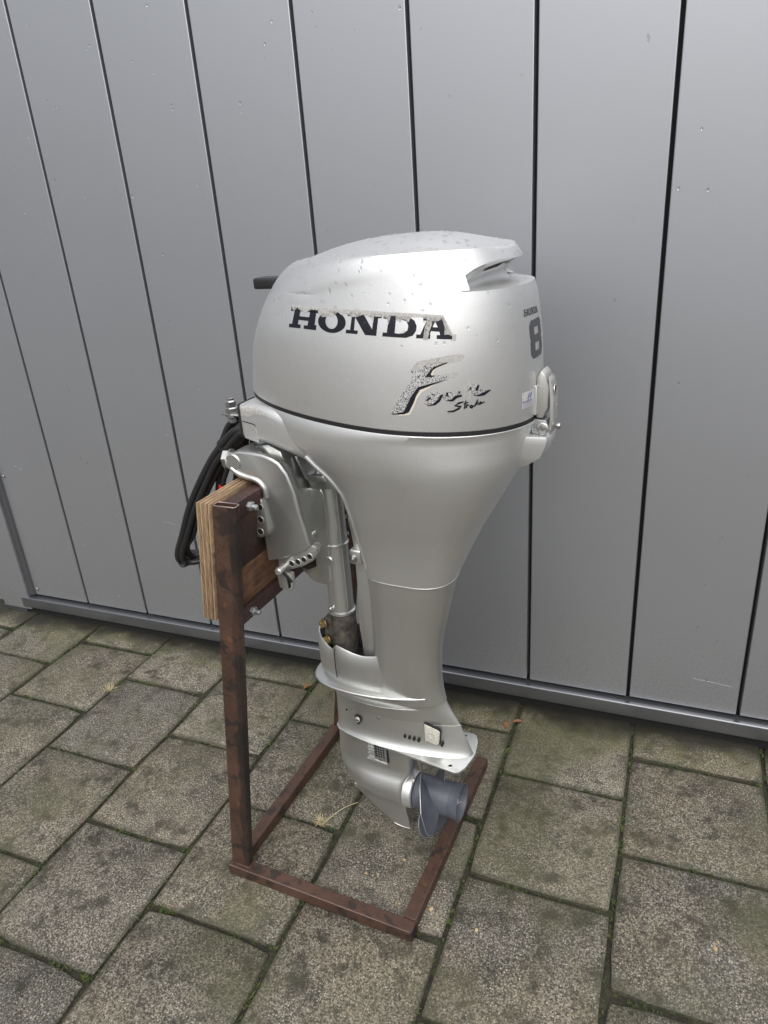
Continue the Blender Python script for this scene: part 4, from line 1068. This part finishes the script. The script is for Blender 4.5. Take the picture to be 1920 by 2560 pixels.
FOUR = {'f_main': [(0.4245, 1.0276), (0.4285, 1.0337), (0.4426, 1.0544), (0.4571, 1.0754), (0.4607, 1.0848), (0.4641, 1.0885), (0.4726, 1.092), (0.4801, 1.0964), (0.4891, 1.0961), (0.5062, 1.0984), (0.489, 1.0929), (0.4835, 1.0871), (0.4765, 1.0789), (0.4869, 1.0784), (0.4933, 1.0802), (0.503, 1.0825), (0.5081, 1.0761), (0.4867, 1.0706), (0.4662, 1.0645), (0.4561, 1.0497), (0.4487, 1.037), (0.4444, 1.0295), (0.428, 1.0262)], 'f_res1': [(0.4575, 1.0886), (0.4614, 1.095), (0.4672, 1.1004), (0.4856, 1.1036), (0.5169, 1.1082), (0.5269, 1.1069), (0.5281, 1.1036), (0.5244, 1.0989), (0.5071, 1.0952), (0.5062, 1.0984), (0.4891, 1.0961), (0.4801, 1.0964), (0.4726, 1.092), (0.4641, 1.0885), (0.4607, 1.0848)], 'f_res2': [(0.503, 1.0825), (0.5201, 1.0841), (0.52, 1.0794), (0.5149, 1.0761), (0.5081, 1.0761)], 'f_b1': [(0.4765, 1.0789), (0.4835, 1.0871), (0.489, 1.0926), (0.5062, 1.098), (0.5067, 1.0966), (0.4926, 1.0913), (0.4872, 1.0879), (0.4843, 1.0824), (0.4852, 1.081), (0.4915, 1.0804), (0.4851, 1.0786)], 'f_b2': [(0.4245, 1.0276), (0.428, 1.0262), (0.4444, 1.0295), (0.4487, 1.037), (0.4562, 1.0516), (0.4663, 1.0649), (0.4867, 1.0701), (0.5072, 1.0749), (0.4867, 1.0677), (0.4689, 1.0611), (0.4639, 1.0535), (0.4586, 1.0409), (0.4522, 1.0291), (0.4452, 1.0261), (0.428, 1.0252)], 'f_b3': [(0.4573, 1.0884), (0.4605, 1.0865), (0.4602, 1.0841), (0.4588, 1.0857)], 'f_c1': [(0.4279, 1.025), (0.4451, 1.0259), (0.4524, 1.0289), (0.4589, 1.0407), (0.4642, 1.0533), (0.4692, 1.0609), (0.4868, 1.0675), (0.4939, 1.0698), (0.4716, 1.0572), (0.4657, 1.0496), (0.4603, 1.037), (0.4551, 1.0281), (0.4519, 1.0246), (0.44, 1.0237)], 'f_c2': [(0.4848, 1.0826), (0.4875, 1.0877), (0.4929, 1.0911), (0.5068, 1.0964), (0.5068, 1.095), (0.4961, 1.0912), (0.4894, 1.0864), (0.4878, 1.0821), (0.4888, 1.0808), (0.4857, 1.081)], 'o_s': [(0.4729, 1.0436), (0.4769, 1.0513), (0.4845, 1.0568), (0.4898, 1.0547), (0.4927, 1.0584), (0.4979, 1.0553), (0.5005, 1.0532), (0.4931, 1.0468), (0.4857, 1.0403), (0.4792, 1.0391)], 'o_b': [(0.4733, 1.0422), (0.4792, 1.0388), (0.4857, 1.0405), (0.4931, 1.0468), (0.496, 1.0525), (0.5009, 1.0542), (0.4986, 1.0495), (0.4957, 1.0438), (0.4892, 1.0387), (0.4801, 1.0378)], 'o_h': [(0.4767, 1.0455), (0.4796, 1.0493), (0.4843, 1.0511), (0.4833, 1.0482), (0.4786, 1.0454)], 'o_h2': [(0.4848, 1.0539), (0.4863, 1.0558), (0.4871, 1.0543), (0.4903, 1.0537), (0.488, 1.0529)], 'u_s': [(0.4995, 1.0504), (0.504, 1.0549), (0.5101, 1.0565), (0.5143, 1.0523), (0.516, 1.0512), (0.5098, 1.0458), (0.5037, 1.0453), (0.5003, 1.0474)], 'u_b': [(0.5039, 1.0511), (0.5041, 1.0559), (0.5076, 1.0566), (0.5061, 1.0529), (0.5082, 1.0508)], 'u_b2': [(0.5002, 1.047), (0.5045, 1.0447), (0.5107, 1.0458), (0.516, 1.0512), (0.5236, 1.0514), (0.5239, 1.049), (0.5176, 1.0472), (0.5123, 1.0427), (0.5054, 1.0437)], 'r_s': [(0.5161, 1.055), (0.5204, 1.0566), (0.5236, 1.0524), (0.5168, 1.0511)], 'r_b': [(0.5187, 1.0558), (0.5225, 1.0573), (0.5203, 1.0542)], 'e_s': [(0.5345, 1.058), (0.5395, 1.065), (0.5443, 1.0615), (0.5457, 1.0565), (0.5566, 1.0546), (0.544, 1.0489), (0.5368, 1.0499)], 'e_b': [(0.5401, 1.0553), (0.5427, 1.0627), (0.5451, 1.0633), (0.5437, 1.0558)], 'e_b2': [(0.5375, 1.0494), (0.544, 1.0494), (0.5574, 1.0543), (0.5581, 1.0528), (0.5503, 1.0469), (0.5439, 1.0468)], 'e_b3': [(0.5308, 1.0555), (0.5346, 1.0618), (0.5362, 1.0597), (0.5329, 1.0572)], 'g_r': [(0.5145, 1.059), (0.5197, 1.0634), (0.5255, 1.0599), (0.5323, 1.0678), (0.5396, 1.067), (0.5354, 1.0589), (0.5341, 1.0434), (0.5259, 1.0463), (0.5254, 1.0561), (0.5194, 1.0518), (0.5161, 1.0541)]}
STROKE = [[(0.5048, 1.0283), (0.5126, 1.0284), (0.5196, 1.0317), (0.5222, 1.034), (0.5146, 1.0366), (0.5198, 1.0396), (0.5258, 1.041)], [(0.5283, 1.0422), (0.5262, 1.0305)], [(0.5257, 1.0375), (0.5315, 1.0398)], [(0.5283, 1.0313), (0.5298, 1.0361), (0.5326, 1.0352)], [(0.5329, 1.0322), (0.5346, 1.0345), (0.5371, 1.0336), (0.5353, 1.0309), (0.5329, 1.0322)], [(0.543, 1.0422), (0.5386, 1.0319)], [(0.5437, 1.0381), (0.5395, 1.0348), (0.5436, 1.0347)], [(0.5436, 1.0352), (0.5476, 1.0375), (0.5461, 1.0387), (0.5444, 1.035), (0.5508, 1.0374)]]
# ------------------------------------------------------------------ lettering and stickers on the cowl
def bvh_of(ob):
    me = ob.data
    return BVHTree.FromPolygons([v.co.copy() for v in me.vertices], [tuple(p.vertices) for p in me.polygons])
BV = bvh_of(cowl)
def wrap(name, loops, mat, parent, off=.0004, mode='side', step=.006, bvh=None, seglim=True):
    """flat print laid on the curved shell; loops are outlines (first) and holes in (x,z) or (y,z)"""
    bv = bvh or BV
    flat = [[Vector((a, b, 0)) for a, b in lp] for lp in loops]
    tris = tessellate_polygon(flat)
    pts = [p for lp in flat for p in lp]
    bm = bmesh.new(); vs = [bm.verts.new(p) for p in pts]
    for t in tris:
        try: bm.faces.new([vs[i] for i in t])
        except ValueError: pass
    for _ in range(5):
        es = [e for e in bm.edges if e.calc_length() > step]
        if not es: break
        bmesh.ops.subdivide_edges(bm, edges=es, cuts=1)
        bmesh.ops.triangulate(bm, faces=list(bm.faces))
    for v in bm.verts:
        a, b = v.co.x, v.co.y
        if mode == 'side': o_, d_ = Vector((a, -1, b)), Vector((0, 1, 0))
        elif mode == 'rear': o_, d_ = Vector((2, a, b)), Vector((-1, 0, 0))
        else: o_, d_ = Vector((a, b, 3)), Vector((0, 0, -1))
        h, nrm, _, _ = bv.ray_cast(o_, d_)
        if h is None: h, nrm = Vector((a, 0, b)), Vector((0, -1, 0))
        if nrm.dot(d_) > 0: nrm = -nrm
        v.co = h + nrm*off
    me = bpy.data.meshes.new(name); bm.to_mesh(me); bm.free()
    for p in me.polygons: p.use_smooth = True
    return link(name, me, mat, parent)
def stroke_poly(pts, w):
    L_, R_ = [], []
    for i, p in enumerate(pts):
        a = Vector(pts[max(i-1, 0)]); b = Vector(pts[min(i+1, len(pts)-1)]); d = (b-a)
        d = d.normalized() if d.length > 1e-9 else Vector((1, 0))
        n_ = Vector((-d.y, d.x))*w*.5*(.55 if i in (0, len(pts)-1) else 1)
        L_.append(tuple(Vector(p)+n_)); R_.append(tuple(Vector(p)-n_))
    return L_, R_
for lp in HONDA_POLYS: wrap('letter', lp, M['letter_black'], cowl, .0004)
wrap('worn_patch', [HONDA_RES], M['residue'], cowl, .0007, step=.004)
MATS = {'s': 'speckle', 'm': 'speckle', 'b': 'letter_black', 'c': 'decal_cream', 'h': 'letter_black', 'r': 'residue'}
for k_, lp in FOUR.items():
    kind = k_.split('_')[1][0]
    off = {'s': .0005, 'm': .0005, 'b': .0008, 'h': .0008, 'c': .0006, 'r': .0003}[kind]
    wrap('brush_letter' if kind != 'r' else 'worn_patch', [lp], M[MATS[kind]], cowl, off, step=.004)
for pts in STROKE:
    L_, R_ = stroke_poly(pts, .0029)
    for i in range(len(L_)-1):
        wrap('script_stroke', [[L_[i], L_[i+1], R_[i+1], R_[i]]], M['letter_black'], cowl, .0006, step=.004)
# rear: figure 8 and the small name above it
def oct_(x0, x1, z0, z1, c): return [(x0+c, z0), (x1-c, z0), (x1, z0+c), (x1, z1-c), (x1-c, z1), (x0+c, z1), (x0, z1-c), (x0, z0+c)]
e_out = [(y + .003, z) for y, z in [(-.033, 1.0815), (.005, 1.0815), (.012, 1.0880), (.013, 1.1050), (.0095, 1.1085), (.013, 1.1120), (.013, 1.1290), (.006, 1.1360), (-.033, 1.1360), (-.0405, 1.1290), (-.0405, 1.1120), (-.0375, 1.1085), (-.0405, 1.1050), (-.0405, 1.0890)]]
wrap('figure', [e_out, [(-.0215, 1.0915), (-.0005, 1.0915), (-.0005, 1.1030), (-.0215, 1.1030)], [(-.0215, 1.1145), (-.0005, 1.1145), (-.0005, 1.1250), (-.0215, 1.1250)]], M['letter_grey'], cowl, .0005, 'rear', .005)
xs = np.array([q[0] for lp in HONDA_POLYS for l in lp for q in l]); zs = np.array([q[1] for lp in HONDA_POLYS for l in lp for q in l])
sx0, sx1, sz0, sz1 = xs.min(), xs.max(), zs.min(), zs.max()
slope = -.055
for lp in HONDA_POLYS:
    lp2 = [[(-.0495 + (x-sx0)/(sx1-sx0)*.0555, 1.1395 + ((z - slope*(x-sx0)*.62) - sz0)/.034*.0110) for x, z in l] for l in lp]
    wrap('small_letter', lp2, M['letter_grey'], cowl, .0005, 'rear', .005)
wrap('dealer_sticker', [[(-.0618, 1.0375), (-.0302, 1.0386), (-.0277, 1.0140), (-.0590, 1.0128)]], M['sticker_film'], cowl, .0004, 'rear', .006)
for dx in (0, .006):
    wrap('sticker_mark', [[(-.0480+dx, 1.0265), (-.0450+dx, 1.0270), (-.0430+dx, 1.0305), (-.0420+dx, 1.0350), (-.0445+dx, 1.0345), (-.0460+dx, 1.0305)]], M['sticker_blue'], cowl, .0008, 'rear', .006)
wx = -.0590
for w, h in ((.0040, .0040), (.0022, .0028), (.0024, .0028), (.0022, .0028), (.0022, .0040), (.0034, .0040), (.0022, .0028), (.0024, .0028), (.0022, .0028)):
    wrap('sticker_text', [[(wx, 1.0215), (wx+w*.8, 1.0215), (wx+w*.8, 1.0215+h), (wx, 1.0215+h)]], M['sticker_violet'], cowl, .0008, 'rear', .006); wx += w*1.08
for z in (1.0192, 1.0172, 1.0153):
    wrap('sticker_text', [[(-.0575, z), (-.0320, z+.0004), (-.0320, z+.0010), (-.0575, z+.0006)]], M['sticker_violet'], cowl, .0008, 'rear', .006)
# yellowed remains of a label on the top, bare worn corner on the bezel
wrap('worn_patch', [[(.245, .052), (.262, .030), (.300, .022), (.330, .030), (.318, .050), (.280, .058)]], M['amber_residue'], cowl, .0006, 'top', .006)
SB = bvh_of(snout)
wrap('worn_patch', [[(.1045, .9985), (.1040, .9830), (.1100, .9855), (.1180, .9815), (.1260, .9850), (.1400, .9895), (.1560, .9900), (.1750, .9890), (.1620, .9940), (.1450, 1.0000), (.1250, 1.0010)]], M['residue'], snout, .0006, 'side', .006, SB)
SV = bvh_of(strut)
for i in range(7):
    x = .222 + i*.0038; z = .1345 - i*.0009
    wrap('cast_mark', [[(x, z), (x + .0026, z - .0006), (x + .0024, z - .0034), (x + .0002, z - .0028)]], M['worn_alloy'], gear, .0004, 'side', .006, SV)
wrap('cast_mark', [[(.220, .1285), (.250, .1215), (.250, .1205), (.220, .1275)]], M['worn_alloy'], gear, .0004, 'side', .006, SV)
# rain on the cowl
V = []; F = []
def rain(nn, mode, xr, yr, rs):
    for _ in range(nn):
        a = random.uniform(*xr); b = random.uniform(*yr)
        if mode == 'side': h, nrm, _, _ = BV.ray_cast(Vector((a, -1, b)), Vector((0, 1, 0)))
        elif mode == 'top': h, nrm, _, _ = BV.ray_cast(Vector((a, b, 3)), Vector((0, 0, -1)))
        else: h, nrm, _, _ = BV.ray_cast(Vector((2, a, b)), Vector((-1, 0, 0)))
        if h is None: continue
        if nrm.dot(Vector((.3, -1, 1))) < 0 and mode != 'top': nrm = -nrm
        if mode == 'top' and nrm.z < 0: nrm = -nrm
        if mode == 'side' and b < 1.15 and random.random() > .35: continue
        blob(V, F, h, nrm, random.choice(rs), random.uniform(1.0, 1.35), .5)
rain(170, 'side', (.15, .58), (1.01, 1.235), [.0012, .0016, .0021, .0026])
rain(260, 'top', (.2, .57), (-.13, .13), [.0012, .0016, .0021, .0028])
rain(40, 'rear', (-.08, .08), (1.01, 1.18), [.0012, .0016, .002])
tag(mesh_obj('water_droplets', V, F, M['water'], cowl, 60), kind='stuff')

snout.location = (.006, 0, .004)
# ------------------------------------------------------------------ bits on the paving
def leaf(loc, rz, s, label):
    pts = [(0, 0), (.30, .16), (.62, .20), (.85, .12), (1, 0), (.85, -.14), (.60, -.22), (.28, -.15)]
    V = []; F = []
    V.append((0, 0, .001*1)); 
    for i, (x, y) in enumerate(pts): V.append((x*s, y*s, .002 + .22*s*abs(y)*2.2 + .06*s*math.sin(x*5)))
    mid = [(t*s, 0, .001 + .05*s*math.sin(t*5)) for t in (.25, .5, .75)]
    b = len(V); V += mid
    F = [(1, 2, b), (2, 3, b+1, b), (3, 4, b+2, b+1), (4, 5, b+2), (5, 6, b+2), (6, 7, b+1, b+2), (7, 8, b, b+1), (8, 1, b)]
    V = V; o = empty('dried_leaf', loc, rz)
    mesh_obj('blade', V, F, M['dry_leaf'], o, 80)
    tube('stalk', [(0, 0, .0015), (-.25*s, .03*s, .004), (-.45*s, .02*s, .003)], .0006, M['dry_leaf'], o, 5, 3)
    tag(o, label, 'leaf', 'dried leaves on the paving')
for (x, y, rz, s, lab) in ((.497, -.098, .6, .030, 'curled brown leaf in the slab joint near the door rail, upper of two'), (.492, -.128, 2.1, .032, 'curled brown leaf in the slab joint near the door rail, lower of two'),
                           (-.120, -.131, 1.2, .034, 'brown leaf with green stalk lying in a joint behind the post')):
    leaf((x, y, .001), rz, s, lab)
st = tube('dry_straw', [(.158, -.566, .004), (.172, -.545, .009), (.190, -.515, .012), (.212, -.484, .006)], .0009, M['straw'], None, 6, 5)
tag(st, 'long pale dry straw lying across a slab inside the stand frame', 'straw')
def tuft(loc, nn, h, mat, label):
    V = []; F = []
    for _ in range(nn):
        a = random.uniform(0, 6.283); e = random.uniform(.1, .9); l = h*random.uniform(.5, 1.1); w = .0008
        x, y = random.gauss(0, h*.16), random.gauss(0, h*.16); px, py = -math.sin(a)*w, math.cos(a)*w; b = len(V)
        dx, dy, dz = math.cos(a)*math.cos(e), math.sin(a)*math.cos(e), math.sin(e)
        V += [(x-px, y-py, 0), (x+px, y+py, 0), (x+dx*l*.6+px*.7, y+dy*l*.6+py*.7, dz*l*.6), (x+dx*l*.6-px*.7, y+dy*l*.6-py*.7, dz*l*.6), (x+dx*l, y+dy*l, dz*l*.62)]
        F += [(b, b+1, b+2, b+3), (b+3, b+2, b+4)]
    o = mesh_obj('grass_tuft', V, F, M[mat], None, recalc=False); o.location = loc
    tag(o, label, 'grass', 'grass tufts in the slab joints')
tuft((-.702, -.300, -.002), 46, .030, 'straw', 'dry yellow grass tuft in a joint towards the left of the door')
tuft((.150, -.560, -.002), 40, .026, 'straw', 'dry grass tuft at the slab corner inside the stand frame')
tuft((-.690, -.262, -.002), 46, .022, 'moss', 'small dark green weed beside the yellow grass tuft')
tuft((-.105, -.112, -.002), 12, .022, 'moss', 'few green blades beside the brown leaf behind the post')
for i, (x, y) in enumerate(((.398, -.700), (.306, -.655), (.331, -.650), (.420, -.745), (.435, -.754), (.372, -.598), (.463, -.690), (.560, -.705), (.425, -.706), (.985, -.60), (.990, -.585))):
    r = random.uniform(.003, .0055)
    o = lathe('seed_husk', (0, 0, 0), (random.uniform(-.3, .3), random.uniform(-.3, .3), 1), [(0, r*.9), (.0008, r), (.0016, r*.8), (.0019, r*.3)], M['seed'], None, 9)
    o.location = (x, y, .0018); o.scale = (1, random.uniform(.5, .8), 1); o.rotation_euler = (0, 0, random.uniform(0, 3))
    if i < 9: tag(o, 'small tan seed husk lying on the slabs around the stand base', 'husk', 'seed husks around the stand base')
    else: tag(o, 'small tan seed husk lying on the large slab at the right edge', 'husk', 'seed husks on the right slab')
